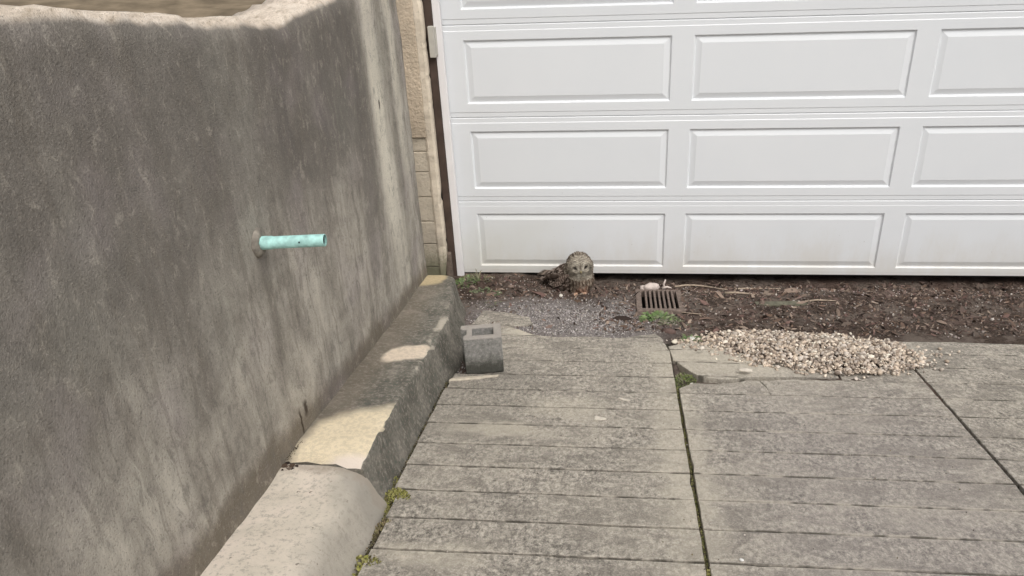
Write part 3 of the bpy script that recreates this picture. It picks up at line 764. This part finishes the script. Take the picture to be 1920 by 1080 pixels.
# ------------------------------------------------------------------ drain grate
gr = empty('drain_grate', ((GX0 + GX1) / 2, (GY0 + GY1) / 2, g((GY0 + GY1) / 2)), 'rusty iron drain grate with slots set in the dirt', 'drain grate')
gr.rotation_euler = (-math.atan(SL), 0, 0)
hw, hl = (GX1 - GX0) / 2, (GY1 - GY0) / 2 / math.cos(math.atan(SL))
for (a, b, c, d) in ((-hw - .032, hw + .032, hl, hl + .03), (-hw - .032, hw + .032, -hl - .04, -hl), (-hw - .032, -hw, -hl, hl), (hw, hw + .032, -hl, hl)):
    link('frame', box_me('frame', a, b, c, d, -0.05, (0.001 if c < -hl else -0.010) + R.uniform(0, .002), 0.003), M_['iron'], gr)
nb = 7
for i in range(nb):
    x = -hw + (i + 1) * (2 * hw) / (nb + 1)
    link('bar', box_me('bar', x - .0062, x + .0062, -hl + 0.001, hl - 0.001, -0.03, 0.0, 0.002), M_['iron'], gr)
pitv = [(-hw - .003, -hl - .003, -.048), (hw + .003, -hl - .003, -.048), (hw + .003, hl + .003, -.048), (-hw - .003, hl + .003, -.048), (-hw, -hl, -.3), (hw, -hl, -.3), (hw, hl, -.3), (-hw, hl, -.3)]
link('pit', mesh('pit', pitv, [(4, 5, 6, 7), (0, 1, 5, 4), (1, 2, 6, 5), (2, 3, 7, 6), (3, 0, 4, 7)]), M_['pit'], gr)

# ------------------------------------------------------------------ gravel, litter
def pts_in(n, fn):
    out = []
    while len(out) < n:
        p = fn()
        if p: out.append(p)
    return np.array(out)
def clear(x, y): return not (GX0 - .02 < x < GX1 + .02 and GY0 - .02 < y < GY1 + .02)
def p_pile():
    x, y = R.uniform(1.13, 2.38), R.uniform(-1.6, -0.93)
    h = pile_h(x, y)
    if h <= 0.0 or (h < 0.012 and R.random() < .3): return None
    return (x, y, dirt_z(x, y) + 0.02 * sm(-1.3, -1.5, y) + R.uniform(-0.002, 0.012))
a = pts_in(5200, p_pile)
def p_stray():
    t = R.random() * len(PILE); i = int(t); p = Vector(PILE[i]).lerp(Vector(PILE[(i + 1) % len(PILE)]), t - i)
    x, y = p.x + R.gauss(0, .045), p.y + R.gauss(0, .022)
    if in_poly(x, y, PILE) or x < 1.12: return None
    return (x, y, max(dirt_z(x, y), (g(y) + .004) if y < -1.17 and x > 1.2 else -9) + .003)
a = np.concatenate([a, pts_in(200, p_stray)])
link('tan_gravel', rocks_me('tan_gravel', a, np.clip(0.004 + NP.gamma(2.2, 0.0021, len(a)), .004, .018), [(.62, .51, .40), (.70, .60, .49), (.52, .43, .34), (.76, .69, .58), (.40, .32, .25), (.55, .45, .36), (.60, .53, .46), (.34, .28, .23), (.26, .21, .17), (.48, .42, .36)]), M_['stone'],
     kind='stuff', label='pile of tan gravel spilling over the broken driveway corner')
def p_grey():
    x, y = R.gauss(0.62, 0.26), R.gauss(-0.82, 0.17)
    if not (0.03 < x < 1.13 and -1.10 < y < -0.40 and clear(x, y)): return None
    return (x, y, max(dirt_z(x, y), -9) + R.uniform(-.002, .003))
a = pts_in(5200, p_grey)
link('grey_gravel', rocks_me('grey_gravel', a, NP.uniform(0.0025, 0.0068, len(a)), [(.30, .275, .265), (.42, .385, .375), (.22, .20, .19), (.55, .51, .49), (.13, .115, .105), (.34, .31, .275)]), M_['stone'],
     kind='stuff', label='fine grey gravel washed up at the end of the driveway')
def p_pocket():
    x, y = R.uniform(0.08, 0.215), R.uniform(-1.64, -0.9)
    return (x, y, dirt_z(x, y) + R.uniform(0, .012) if y < -1.5 else dirt_z(x, y) + R.uniform(0, .006))
a = pts_in(700, p_pocket)
link('kerb_gravel', rocks_me('kerb_gravel', a, NP.uniform(0.003, 0.0075, len(a)), [(.24, .22, .20), (.34, .31, .29), (.14, .12, .11), (.45, .42, .40), (.08, .065, .055)]), M_['stone'],
     kind='stuff', label='fine gravel and dirt in the gap between kerb and cinder block')
def p_litter():
    x, y = R.uniform(-0.12, 3.6), R.uniform(-0.98, 0.05)
    if x < 0.75 and y < -0.45 and R.random() < .8: return None
    if not clear(x, y) or (x < .95 and y > -0.02): return None
    return (x, y, dirt_z(x, y) + R.uniform(0.0, .006))
a = pts_in(9000, p_litter)
n = len(a)
L = NP.gamma(1.8, 0.0046, n) + 0.003
L = np.where(NP.random(n) < .05, L * 2.0, L)
link('leaf_litter', chips_me('leaf_litter', a, L, L * NP.uniform(0.12, 0.8, n), [(.09, .06, .045), (.14, .095, .07), (.06, .042, .034), (.19, .13, .10), (.11, .085, .07), (.045, .032, .027), (.16, .10, .085), (.22, .165, .13), (.18, .13, .11), (.30, .235, .185)], 0.4), M_['litter'],
     kind='stuff', label='dry brown leaf litter and bark crumbs over the dirt')
def p_clod():
    x, y = R.uniform(-0.05, 3.5), R.uniform(-0.98, -0.01)
    if not clear(x, y) or (x < .9 and y < -.45): return None
    return (x, y, dirt_z(x, y))
a = pts_in(1500, p_clod)
link('dirt_clods', rocks_me('dirt_clods', a, 0.003 + NP.gamma(2.0, 0.0028, len(a)), [(.10, .075, .06), (.14, .105, .085), (.07, .05, .042), (.18, .135, .11), (.12, .08, .068)]), M_['stone'],
     kind='stuff', label='crumbly clods of brown soil in front of the garage door')
def p_speck():
    x, y = R.uniform(-0.1, 3.4), R.uniform(-1.0, -0.03)
    if not clear(x, y): return None
    return (x, y, dirt_z(x, y) + .003)
a = pts_in(1500, p_speck)
link('pebble_scatter', rocks_me('pebble_scatter', a, 0.002 + NP.gamma(1.6, 0.0016, len(a)), [(.45, .40, .35), (.55, .50, .45), (.30, .26, .23), (.38, .32, .30), (.22, .2, .18)]), M_['stone'],
     kind='stuff', label='small pale pebbles scattered over the dirt')
def p_crumb():
    x, y = R.uniform(0.14, 2.2), R.uniform(-3.3, -1.15)
    if (1.14 < x < 1.9 and y > -1.75) or (.18 < x < .38 and y > -1.62): return None
    if R.random() < .5 and abs(x - 1.14) > .15 and x > .3: return None
    return (x, y, g(y) + .001)
a = pts_in(420, p_crumb)
link('grit', rocks_me('grit', a, NP.uniform(0.0012, 0.0036, len(a)), [(.45, .41, .35), (.30, .27, .23), (.12, .10, .08), (.55, .5, .44), (.2, .16, .1)]), M_['stone'],
     kind='stuff', label='loose grit on the concrete driveway')

# individual stones
def stone(loc, r_, label, cat='stone', col=(.62, .56, .48), sq=(1, .8, .6), name='stone', mat=None, seed=0, sub=2):
    bv_, bf_ = ICO2
    v = [Vector(p) * (1 + 0.22 * fb(p[0] * 1.3 + seed, p[1] * 1.3, p[2] * 1.3 + seed, 3)) for p in bv_]
    v = [(p.x * sq[0] * r_, p.y * sq[1] * r_, p.z * sq[2] * r_) for p in v]
    me = mesh(name, v, [tuple(int(i) for i in q) for q in bf_], True)
    set_tint(me, np.tile(np.array(col), (len(v), 1)))
    o = link(name, me, mat or M_['stone'], label=label, cat=cat, kind='thing'); o.location = loc; o.rotation_euler = (0, 0, seed * 1.7)
    return o
stone((0.548, -0.41, dirt_z(.548, -.41) + .008), 0.014, 'small white pebble on the dirt in front of the owl', col=(.72, .68, .60), sq=(1.2, .8, .6), seed=1)
stone((1.092, -0.165, dirt_z(1.092, -.165) + .022), 0.042, 'pale pinkish rock lying behind the drain grate', 'rock', sq=(1.15, .7, .75), name='rock', mat=M_['bone'], seed=2)
stone((1.045, -0.16, dirt_z(1.045, -.16) + .010), 0.028, 'flat buff stone left of the pale rock behind the grate', 'rock', sq=(1.3, .8, .5), name='rock', mat=M_['bone'], seed=3)
stone((1.165, -1.157, dirt_z(1.165, -1.157) + .012), 0.017, 'round white pebble at the broken slab corner', col=(.72, .66, .54), seed=4)
stone((1.255, -1.100, dirt_z(1.255, -1.10) + .010), 0.015, 'whitish pebble at the edge of the gravel by the weeds', col=(.62, .62, .57), sq=(1.3, .8, .6), seed=5)
stone((1.28, -1.315, g(-1.315) + .040), 0.014, 'white pebble on the broken slab below the gravel pile', col=(.70, .64, .55), seed=6)
stone((1.22, -1.21, g(-1.21) + .035), 0.011, 'tan pebble on the back edge of the broken slab', col=(.60, .50, .38), seed=7)
stone((1.205, -1.640, g(-1.64) - .006), 0.009, 'small white stone down in the slab crack', col=(.66, .62, .55), seed=8)
stone((1.24, -2.868, g(-2.868) + .004), 0.0065, 'tiny white pebble on the right side of the driveway', col=(.80, .79, .76), seed=9)
stone((1.448, -1.545, g(-1.545) + .028), 0.030, 'flat pale concrete chip on the lip of the crack', 'chip', sq=(1.1, .45, .28), name='chip', mat=M_['chipw'], seed=11)
def flake(loc, pts, label, mat, h=0.004, name='flake'):
    p0 = Vector(loc)
    me = prism_me(name, pts, lambda x, y: h - SL * y, lambda x, y: -0.001 - SL * y, 0.002, 0, 0.002)
    o = link(name, me, mat, label=label, cat='chip', kind='thing'); o.location = loc; return o
flake((0.815, -2.0, g(-2.0) + 0.0015), [(-.022, -.014), (.004, -.016), (.024, -.010), (.016, .004), (.002, .006), (-.014, .018), (-.022, .012)], 'cream chip of concrete lying on the middle of the driveway', M_['chipw'])
flake((0.911, -1.825, g(-1.825) + 0.0015), [(-.024, .010), (-.006, -.004), (.022, -.012), (.024, -.006), (.002, .006), (-.018, .016)], 'narrow white flake on the driveway above the cream chip', M_['chipw'])
# chunk of fallen stucco at the foot of the pier
stone((-0.205, -0.215, dirt_z(-.2, -.215) + .03), 0.034, 'pinkish chunk of stucco at the foot of the tan pier', 'chunk', sq=(.7, .6, 1.2), name='stucco_chunk', mat=M_['bead'], seed=12)

# sticks
def stick(pts, r_, label, mat=None, name='twig', cat='twig'):
    base = Vector(pts[0]); q = [Vector(p) - base for p in pts]
    me = tube_me(name, q, [r_ * (1 - 0.6 * i / (len(q) - 1)) for i in range(len(q))], 7)
    o = link(name, me, mat or M_['twig'], label=label, cat=cat, kind='thing'); o.location = base; return o
dz = lambda x, y, h=.006: (x, y, dirt_z(x, y) + h)
stick([dz(1.235, -.135, .012), dz(1.30, -.10, .02), dz(1.36, -.095, .02), dz(1.43, -.12, .015), dz(1.49, -.15, .01), dz(1.55, -.185, .008)], .0065, 'long curved pale twig along the foot of the garage door')
stick([dz(1.60, -.16), dz(1.68, -.13), dz(1.78, -.11), dz(1.88, -.12)], .0055, 'pale twig near the door at the right of the dirt')
stick([dz(1.52, -.29), dz(1.58, -.30, .010), dz(1.64, -.315), dz(1.69, -.322)], .009, 'short stout buff stick on the dirt right of the grate')
stick([dz(1.20, -.66, .008), dz(1.28, -.70), dz(1.36, -.72)], .0045, 'thin brown twig just below the drain grate')
stick([dz(1.172, -.125, .0), (1.168, -.125, dirt_z(1.17, -.125) + .03), (1.178, -.120, dirt_z(1.17, -.125) + .058)], .010, 'upright white splinter beside the pale rock', M_['bone'], 'splinter', 'splinter')
stick([dz(1.158, -.14, .004), dz(1.19, -.145, .014), dz(1.215, -.15, .006)], .010, 'short pale bone-like stick in front of the white splinter', M_['bone'], 'stick', 'stick')
stick([dz(1.95, -.45), dz(2.02, -.43, .01), dz(2.12, -.44)], .007, 'grey twig on the dirt at the right edge')
# flat half-buried board by the right edge
o = link('board', box_me('board', -.16, .16, -.03, .03, -.008, .006, .004), plain('weathered_board', (0.13, 0.125, 0.09, 1), 0.9, 0.3, 40), label='weathered flat board half buried in the dirt', cat='board', kind='thing')
o.location = (1.83, -0.46, dirt_z(1.83, -.46) + .004); o.rotation_euler = (-.15, 0, .06)

# ------------------------------------------------------------------ weeds and moss
def blades(n, spread, L0, L1, pal, up_=0.7, wid=0.12, broad=False):
    V, F, T = [], [], []
    for i in range(n):
        a = R.uniform(0, 2 * math.pi); r_ = spread * math.sqrt(R.random()); x, y = r_ * math.cos(a), r_ * math.sin(a)
        d = Vector((math.cos(a + R.uniform(-1, 1)), math.sin(a + R.uniform(-1, 1)), R.uniform(0.3, 1.3) * up_)).normalized()
        Ln = R.uniform(L0, L1); s_ = d.cross(Vector((0, 0, 1))).normalized() * Ln * wid * R.uniform(.7, 1.3)
        b0 = Vector((x, y, -0.004)); col = np.array(pal[R.randrange(len(pal))]) * R.uniform(.7, 1.3)
        k = len(V)
        prof = [(0, .25), (.35, 1.0), (.7, .85), (1.0, .05)] if broad else [(0, .6), (.4, 1.0), (.75, .6), (1.0, .05)]
        for t, w_ in prof:
            p = b0 + d * Ln * t + Vector((0, 0, -0.45 * Ln * t * t))
            V += [p + s_ * w_, p - s_ * w_]; T += [col * (.7 + .5 * t)] * 2
        for j in range(3): F.append((k + 2 * j, k + 2 * j + 1, k + 2 * j + 3, k + 2 * j + 2))
    return V, F, T
def weed(loc, label, n, spread, L0, L1, pal, up_=0.7, wid=0.12, broad=False, name='weed', cat='weed', mat=None):
    V, F, T = blades(n, spread, L0, L1, pal, up_, wid, broad)
    me = bpy.data.meshes.new(name); me.from_pydata([tuple(p) for p in V], [], F); me.update(); set_tint(me, np.array(T))
    o = link(name, me, mat or M_['leaf'], label=label, cat=cat, kind='thing'); o.location = loc; return o
GR = [(.11, .17, .055), (.15, .21, .08), (.08, .125, .045), (.19, .22, .12), (.13, .15, .07)]
weed((1.10, -0.80, dirt_z(1.10, -.80)), 'green weed clump growing in front of the drain grate', 260, .075, .025, .065, GR, .8, .16, True)
weed((1.17, -0.90, dirt_z(1.17, -.90)), 'grey green creeping weed between grate and gravel pile', 160, .085, .018, .045, [(.13, .14, .08), (.17, .17, .11), (.09, .10, .05), (.2, .19, .13)], .4, .2, True)
weed((1.245, -1.115, dirt_z(1.245, -1.115) + .01), 'small green sprig at the edge of the gravel pile', 60, .04, .015, .04, GR, .6, .2, True)
weed((-0.075, -0.17, dirt_z(-.075, -.17)), 'green weeds in the corner by the door frame', 150, .055, .03, .075, GR, 1.0, .1)
weed((0.02, -0.16, dirt_z(.02, -.16)), 'thin grass blades at the left foot of the garage door', 36, .05, .06, .13, [(.16, .18, .09), (.22, .21, .13), (.12, .14, .06)], 1.8, .03)
weed((0.07, -0.34, dirt_z(.07, -.34)), 'low creeping weeds on the dirt beside the kerb end', 150, .09, .015, .04, [(.13, .16, .08), (.17, .18, .11), (.10, .12, .06)], .4, .2, True)
weed((0.16, -0.62, dirt_z(.16, -.62)), 'tiny sprouts in the grey gravel near the kerb', 60, .10, .01, .025, [(.14, .16, .08), (.18, .18, .11)], .4, .2, True); C.objects[-1]['kind'] = 'stuff'; del C.objects[-1]['category']
MO = [(.20, .20, .055), (.26, .25, .08), (.15, .14, .045), (.10, .085, .04), (.30, .28, .12)]
def moss(loc, label, n, spread, L, pal=MO, sx=1.0, name='moss'):
    o = weed(loc, label, n, spread, L * .5, L, pal, 1.2, .22, True, name, 'moss', M_['moss']); o.scale = (sx, 1, 1); return o
moss((0.150, -2.635, g(-2.635) - .002), 'yellow green moss clump where kerb meets driveway', 800, .066, .016, sx=.75)
moss((0.155, -2.79, g(-2.79) - .006), 'brownish moss in the crack below the larger clump', 260, .05, .017, [(.15, .13, .06), (.10, .08, .045), (.22, .20, .10), (.30, .24, .14)], sx=.55)
moss((0.150, -2.985, g(-2.985) - .004), 'bright moss tuft at the bottom of the kerb crack', 360, .055, .018)
moss((0.122, -2.53, g(-2.53) - .004), 'small moss strip at the kerb foot above the clump', 120, .045, .014, sx=.45)
moss((1.141, -2.93, g(-2.93) - .008), 'round moss tuft in the joint at the bottom edge', 130, .018, .014, sx=.6)
moss((1.180, -1.615, g(-1.60) - .006), 'green moss in the hole of the slab crack', 420, .07, .020, [(.11, .15, .05), (.16, .18, .07), (.07, .07, .035), (.2, .2, .12)], sx=.7)
# mossy, earthy fill down in the joints and along the kerb foot
def fill(name, label, n, fn, pal, L):
    V, F, T = [], [], []
    for i in range(n):
        x, y, z = fn()
        v_, f_, t_ = blades(1, .001, L * .5, L, pal, 1.2, .3, True)
        k = len(V); V += [p + Vector((x, y, z)) for p in v_]; F += [tuple(k + j for j in q) for q in f_]; T += t_
    me = bpy.data.meshes.new(name); me.from_pydata([tuple(p) for p in V], [], F); me.update(); set_tint(me, np.array(T))
    return link(name, me, M_['moss'], kind='stuff', label=label)
JP = [(.14, .145, .05), (.09, .08, .045), (.20, .20, .08), (.07, .058, .04), (.13, .105, .065)]
fill('joint_moss', 'dark moss and soil along the lengthwise driveway joint', 1500, lambda: (lambda x, y: (x, y, g(y) - .012))(1.141 + R.gauss(0, .003), R.uniform(-3.3, -1.66)), JP, .010)
def kf():
    y = R.uniform(-3.1, -1.66); x = 0.124 + R.gauss(0, .008) + (0.018 if y < -2.66 else 0)
    return (x, y, g(y) - .010)
fill('kerb_foot_soil', 'dark soil and moss along the foot of the kerb', 900, kf, [(.06, .05, .035), (.09, .08, .045), (.13, .12, .06), (.04, .033, .025), (.18, .15, .10)], .012)
def wf_():
    y = R.uniform(-2.65, -0.7); return (XW + .004 + abs(R.gauss(0, .006)), y, g(y) + .172)
fill('wall_foot_dirt', 'thin line of dirt where the kerb meets the wall', 700, wf_, [(.07, .055, .04), (.10, .08, .055), (.05, .04, .03), (.13, .11, .08)], .008)
weed((-0.178, -2.695, g(-2.695) + .148), 'dark clump of dead leaves at the foot of the wall', 110, .045, .014, .032, [(.06, .04, .03), (.10, .07, .05), (.04, .03, .025), (.18, .14, .11)], .5, .25, True, 'dead_leaves', 'leaves', M_['litter'])

# ------------------------------------------------------------------ the owl
HC = Vector((0.655, -0.285, 0.140))                           # head centre
FD = Vector((0.14, -0.95, 0.14)).normalized()                 # where it looks
FU = (Vector((-0.06, 0, 1)) - FD * Vector((-0.06, 0, 1)).dot(FD)).normalized(); FR = FD.cross(FU)
owl_base = Vector((0.645, -0.275, dirt_z(0.645, -0.275)))
owl = empty('owl', owl_base, 'brown barred owl crouched on the dirt against the garage door', 'owl')
TD = Vector((-0.80, 0.42, -0.40)).normalized()
bm = bmesh.new()
def blob(c, r_, d=None):
    m = Matrix.Translation(c)
    if d is not None: m = m @ Vector(d).to_track_quat('X', 'Z').to_matrix().to_4x4()
    m = m @ Matrix.Diagonal((*r_, 1))
    bmesh.ops.create_icosphere(bm, subdivisions=4, radius=1, matrix=m)
gz = owl_base.z
blob(HC, (.083, .074, .080))
blob(HC + Vector((-.004, .012, .010)), (.076, .070, .078))
blob((.660, -.286, .066), (.081, .072, .096))
blob((.625, -.255, .070), (.085, .078, .085))
blob((.585, -.235, .050), (.100, .084, .080), TD); blob((.585, -.270, .020), (.060, .055, .055)); blob((.530, -.225, .005), (.075, .055, .045), TD)
blob((.520, -.185, .030), (.085, .058, .048), TD)
blob((.460, -.150, .000), (.070, .040, .022), TD)
blob((.675, -.300, .015), (.040, .040, .050)); blob((.625, -.305, .015), (.040, .040, .050))
me = bpy.data.meshes.new('tmp'); bm.to_mesh(me); bm.free()
tmp = bpy.data.objects.new('tmp', me); C.objects.link(tmp)
md = tmp.modifiers.new('r', 'REMESH'); md.mode = 'VOXEL'; md.voxel_size = 0.0038
md = tmp.modifiers.new('s', 'SMOOTH'); md.factor = 0.6; md.iterations = 10
bpy.context.view_layer.update()
ev_ = tmp.evaluated_get(bpy.context.evaluated_depsgraph_get())
bme = bpy.data.meshes.new_from_object(ev_); bme.name = 'body'
bpy.data.objects.remove(tmp, do_unlink=True)
EYES = [HC + FD * .066 + FR * s_ * .031 + FU * .014 for s_ in (-1, 1)]
cols = []
nv = len(bme.vertices)
NRM = [v.normal.copy() for v in bme.vertices]
for v in bme.vertices:
    p = v.co.copy(); d = p - HC; on_head = d.length < .098 and p.z > .085
    n1 = fb(p.x * 60, p.y * 60, p.z * 60, 3); n2 = fb(p.x * 150, p.y * 150, p.z * 150, 2)
    fr_, fu_, ff = d.dot(FR), d.dot(FU), d.dot(FD)
    if on_head and ff > .022:
        # facial disc: grey brown rings about each eye, pale brows and chin
        e = min((p - q).length for q in EYES)
        ring = .5 + .5 * math.sin(e * 2 * math.pi / .0105)
        c = np.array((.32, .287, .232)) * (0.62 + .50 * ring) * (1 + .45 * n1)
        for q, sg in ((EYES[0], -1), (EYES[1], 1)):
            a_, b_ = (p - q).dot(FR), (p - q).dot(FU); ca, sa = math.cos(.5), math.sin(.5) * sg
            a2, b2 = a_ * ca + b_ * sa, -a_ * sa + b_ * ca
            dkk = sm(1.35, .7, math.hypot(a2 / .0150, b2 / .0062))
            c = c * (1 - dkk) + np.array((.05, .038, .03)) * dkk
        thr = sm(-.030, -.055, fu_) * max(0, 1 - abs(fr_ + .012) / .030)
        c = c * (1 - .8 * thr) + np.array((.085, .062, .045)) * .8 * thr
        lft = sm(-.035, -.065, fr_)
        c = c * (1 - .45 * lft)
        brow = max(0, 1 - abs(abs(fr_) - .012 - max(0, fu_ - .005) * .42) / .0085) * sm(-.012, .004, fu_) * sm(.058, .035, fu_)
        c = c * (1 - .95 * brow) + np.array((.47, .43, .355)) * .95 * brow
        mid = max(0, 1 - abs(fr_) / .0055) * sm(.0, .012, fu_) * sm(.055, .035, fu_)
        c = c * (1 - .9 * mid) + np.array((.085, .066, .05)) * .9 * mid
        wh = max(0, 1 - abs(abs(fr_) - .016) / .013) * sm(-.018, -.028, fu_) * sm(-.052, -.040, fu_)
        wh *= (1 if fr_ > 0 else .6)
        c = c * (1 - .95 * wh) + np.array((.56, .53, .44)) * .95 * wh
        rim = .8 * sm(.056, .076, math.hypot(fr_, fu_ * 1.05))
        bar = .5 + .5 * math.sin(p.z * 2 * math.pi / .009 + n1)
        c = c * (1 - rim) + (np.array((.17, .135, .105)) * (1 - bar) + np.array((.42, .38, .31)) * bar) * rim
        # relief: hollow eyes, domed cheeks
        v.co += FD * (-.010 * math.exp(-(e / .012) ** 2) + .004 * math.exp(-((e - .026) / .012) ** 2))
    elif on_head:
        bar = .5 + .5 * math.sin((d.length * 0 + math.hypot(fr_, ff) * 1.0 + p.z * .8) * 2 * math.pi / .010 + n1 * 2)
        c = np.array((.095, .074, .058)) * (1 - bar) + np.array((.27, .235, .19)) * bar
    else:
        front = (p - Vector((.655, -.275, .05))).dot(Vector((.25, -.95, .1)))
        if front > .035 and p.x > .60 and p.z > gz + .0:
            k = .5 + .5 * math.sin((p.x * .9 + .15 * n1 * .02) * 2 * math.pi / .017 + n1 * 1.5)
            c = np.array((.11, .077, .057)) * (1 - k) + np.array((.30, .245, .19)) * k
            c = c * (.62 + .38 * sm(.63, .68, p.x))
            wm = sm(.06, .02, p.z) * sm(.055, .01, abs(p.x - .672)) * (.6 + .4 * n1)
            c = c * (1 - .9 * wm) + np.array((.58, .34, .24)) * .9 * wm
        else:
            sp = sm(.18, .5, fb(p.x * 75, p.y * 75, p.z * 75 + 3, 2))
            c = np.array((.066, .048, .038)) * (1 - sp) + np.array((.34, .265, .22)) * sp
    c = c * (1 + .22 * n2)
    v.co += NRM[v.index] * (.0016 * n2 + .0022 * n1)
    cols.append(c)
for v in bme.vertices: v.co -= owl_base
bme.update()
set_tint(bme, np.clip(np.array(cols), 0.01, 1))
bme.polygons.foreach_set('use_smooth', [True] * len(bme.polygons))
bme.materials.clear()
link('body', bme, M_['feather'], owl)
# contour feathers over everything but the face
V, F, T = [], [], []
vs = list(bme.vertices); R.shuffle(vs)
cnt = 0
def feather(p, n, d, L, W, c0, c1, lift=.25):
    d = (d - n * d.dot(n)).normalized(); s_ = n.cross(d); k = len(V)
    for t, w_ in ((0, .35), (.45, 1.0), (.8, .75), (1, .12)):
        q = p + d * L * t + n * (lift * L * t * .35 + .0006)
        cc = c0 * (1 - t) + c1 * t
        V.extend([q + s_ * W * w_, q - s_ * W * w_]); T.extend([cc, cc])
    for j in range(3): F.append((k + 2 * j, k + 2 * j + 1, k + 2 * j + 3, k + 2 * j + 2))
for v in vs:
    if cnt > 1900: break
    p = v.co + owl_base; n = NRM[v.index]; d = p - HC
    head = d.length < .10 and p.z > .085
    if head and d.dot(FD) > .030 and math.hypot(d.dot(FR), d.dot(FU)) < .057: continue
    if p.z < gz + .004: continue
    c0 = np.array(cols[v.index]) * .75
    if head:
        dd = (d.normalized() * .2 - FD * .7 - FU * .5); feather(v.co, n, dd, R.uniform(.008, .014), .0028, c0, c0 * R.choice((.7, 1.5, 2.2)), .5)
    else:
        fr2 = (p - Vector((.655, -.275, .05))).dot(Vector((.25, -.95, .1))) > .035 and p.x > .60
        dd = Vector((0, 0, -1)) if fr2 else TD
        pale = np.array((.38, .31, .265)) if not fr2 else c0 * 1.7
        feather(v.co, n, dd, R.uniform(.014, .024), R.uniform(.0035, .0055), c0, pale if R.random() < .55 else c0 * .8, .45)
    cnt += 1
me = bpy.data.meshes.new('contour_feathers'); me.from_pydata([tuple(p) for p in V], [], F); me.update(); set_tint(me, np.clip(np.array(T), .01, 1))
link('contour_feathers', me, M_['feather'], owl, kind='stuff')
# folded wings and tail: rows of long barred feathers
def quill(a, b, W, n, c=(.066, .047, .038), bars=5):
    k = len(V); d = b - a; L = d.length; d.normalize(); s_ = n.cross(d).normalized(); N_ = 9
    for i in range(N_ + 1):
        t = i / N_; w_ = W * (0.55 + .45 * math.sin(min(1, t * 1.5) * math.pi / 2)) * (1 - max(0, t - .75) * 3.2)
        pale = (.5 + .5 * math.cos(t * bars * 2 * math.pi)) ** 3
        cc = np.array(c) * (1 - pale * .8) + np.array((.34, .27, .22)) * pale * .8
        q = a + (b - a) * t + n * .006 * math.sin(t * math.pi)
        V.extend([q + s_ * w_, q + n * .002, q - s_ * w_]); T.extend([cc, cc * .8, cc])
    for i in range(N_):
        for j in range(2): F.append((k + 3 * i + j, k + 3 * i + j + 1, k + 3 * i + j + 4, k + 3 * i + j + 3))
def finish(name):
    me = bpy.data.meshes.new(name); me.from_pydata([tuple(p - owl_base) for p in V], [], F); me.update(); set_tint(me, np.clip(np.array(T), .01, 1))
    return link(name, me, M_['feather'], owl)
near = Vector((-.45, -.85, .35)).normalized(); farn = Vector((.5, .8, .45)).normalized()
for side, nrm, off in ((0, near, Vector((-.030, -.060, .0))), (1, farn, Vector((.045, .055, .01)))):
    V, F, T = [], [], []
    for i in range(9):
        t = i / 8
        a = Vector((.612, -.252, .095)) + off + Vector((0, 0, -.008)) * i + nrm * (.026 - .0012 * i)
        b = Vector((.455 + .012 * i, -.160 - .004 * i, .030 - .005 * i)) + off * .55 + nrm * (.012 - .001 * i)
        quill(a, b, .011, nrm)
    for i in range(14):
        t = i / 13
        a = Vector((.628, -.262, .105)) + off + nrm * .031 + Vector((-.004, .0, -.0052)) * i + Vector((R.uniform(-.01, .01), 0, 0)); quill(a, a + TD * R.uniform(.04, .06) + nrm * -.004, .010, nrm, (.10, .072, .06), 3)
    finish('wing')
V, F, T = [], [], []
for i in range(7):
    s_ = (i - 3) / 3; sd = Vector((.45, .85, 0)).normalized()
    quill(Vector((.50, -.165, .026)) + sd * s_ * .018, Vector((.398, -.098, .012 - abs(s_) * .004)) + sd * s_ * .036, .011, Vector((.35, -.1, .93)).normalized(), (.095, .075, .06), 6)
finish('tail')
# beak, eyes, feet
bk = tube_me('beak', [HC + FD * .058 + FU * -.002 - owl_base, HC + FD * .074 + FU * -.006 - owl_base, HC + FD * .079 + FU * -.012 - owl_base, HC + FD * .077 + FU * -.020 - owl_base], [.0085, .0075, .0052, .0012], 8)
link('beak', bk, M_['beak'], owl)
for s_ in (-1, 1):
    e = HC + FD * .0605 + FR * s_ * .030 + FU * .014
    bmx = bmesh.new(); bmesh.ops.create_uvsphere(bmx, u_segments=14, v_segments=9, radius=1, matrix=Matrix.Translation(e - owl_base) @ Matrix((FR, FU, -FD)).transposed().to_4x4() @ Matrix.Rotation(s_ * .45, 4, 'Z') @ Matrix.Diagonal((.0130 if s_ < 0 else .011, .0030, .0075, 1)))
    me = bpy.data.meshes.new('eye'); bmx.to_mesh(me); bmx.free(); me.polygons.foreach_set('use_smooth', [True] * len(me.polygons))
    link('eye', me, M_['eye'], owl)
for s_ in (-1, 1):
    root = Vector((.655 + s_ * .026, -.325, gz + .020))
    V, F = [], []
    def add(me_):
        k = len(V); V.extend([v.co.copy() for v in me_.vertices]); F.extend([tuple(k + i for i in p.vertices) for p in me_.polygons]); bpy.data.meshes.remove(me_)
    add(tube_me('t', [root + Vector((0, .025, .028)), root, root + Vector((0, -.006, -.006))], [.017, .013, .009], 9))
    tips = []
    for ang in (-.55, -.05, .5):
        d = Vector((math.sin(ang), -math.cos(ang), 0))
        pts = [root + Vector((0, 0, -.004)), root + d * .016 + Vector((0, 0, .003)), root + d * .030 + Vector((0, 0, -.004)), root + d * .038 + Vector((0, 0, -.011))]
        add(tube_me('t', pts, [.0075, .007, .0062, .0048], 7)); tips.append((pts[-1], d))
    me = mesh('foot', [p - owl_base for p in V], F, True); ft = link('foot', me, M_['toe'], owl)
    for p, d in tips:
        link('talon', tube_me('talon', [p - owl_base, p + d * .007 + Vector((0, 0, -.003)) - owl_base, p + d * .010 + Vector((0, 0, -.011)) - owl_base], [.0036, .0026, .0005], 6), M_['claw'], ft)
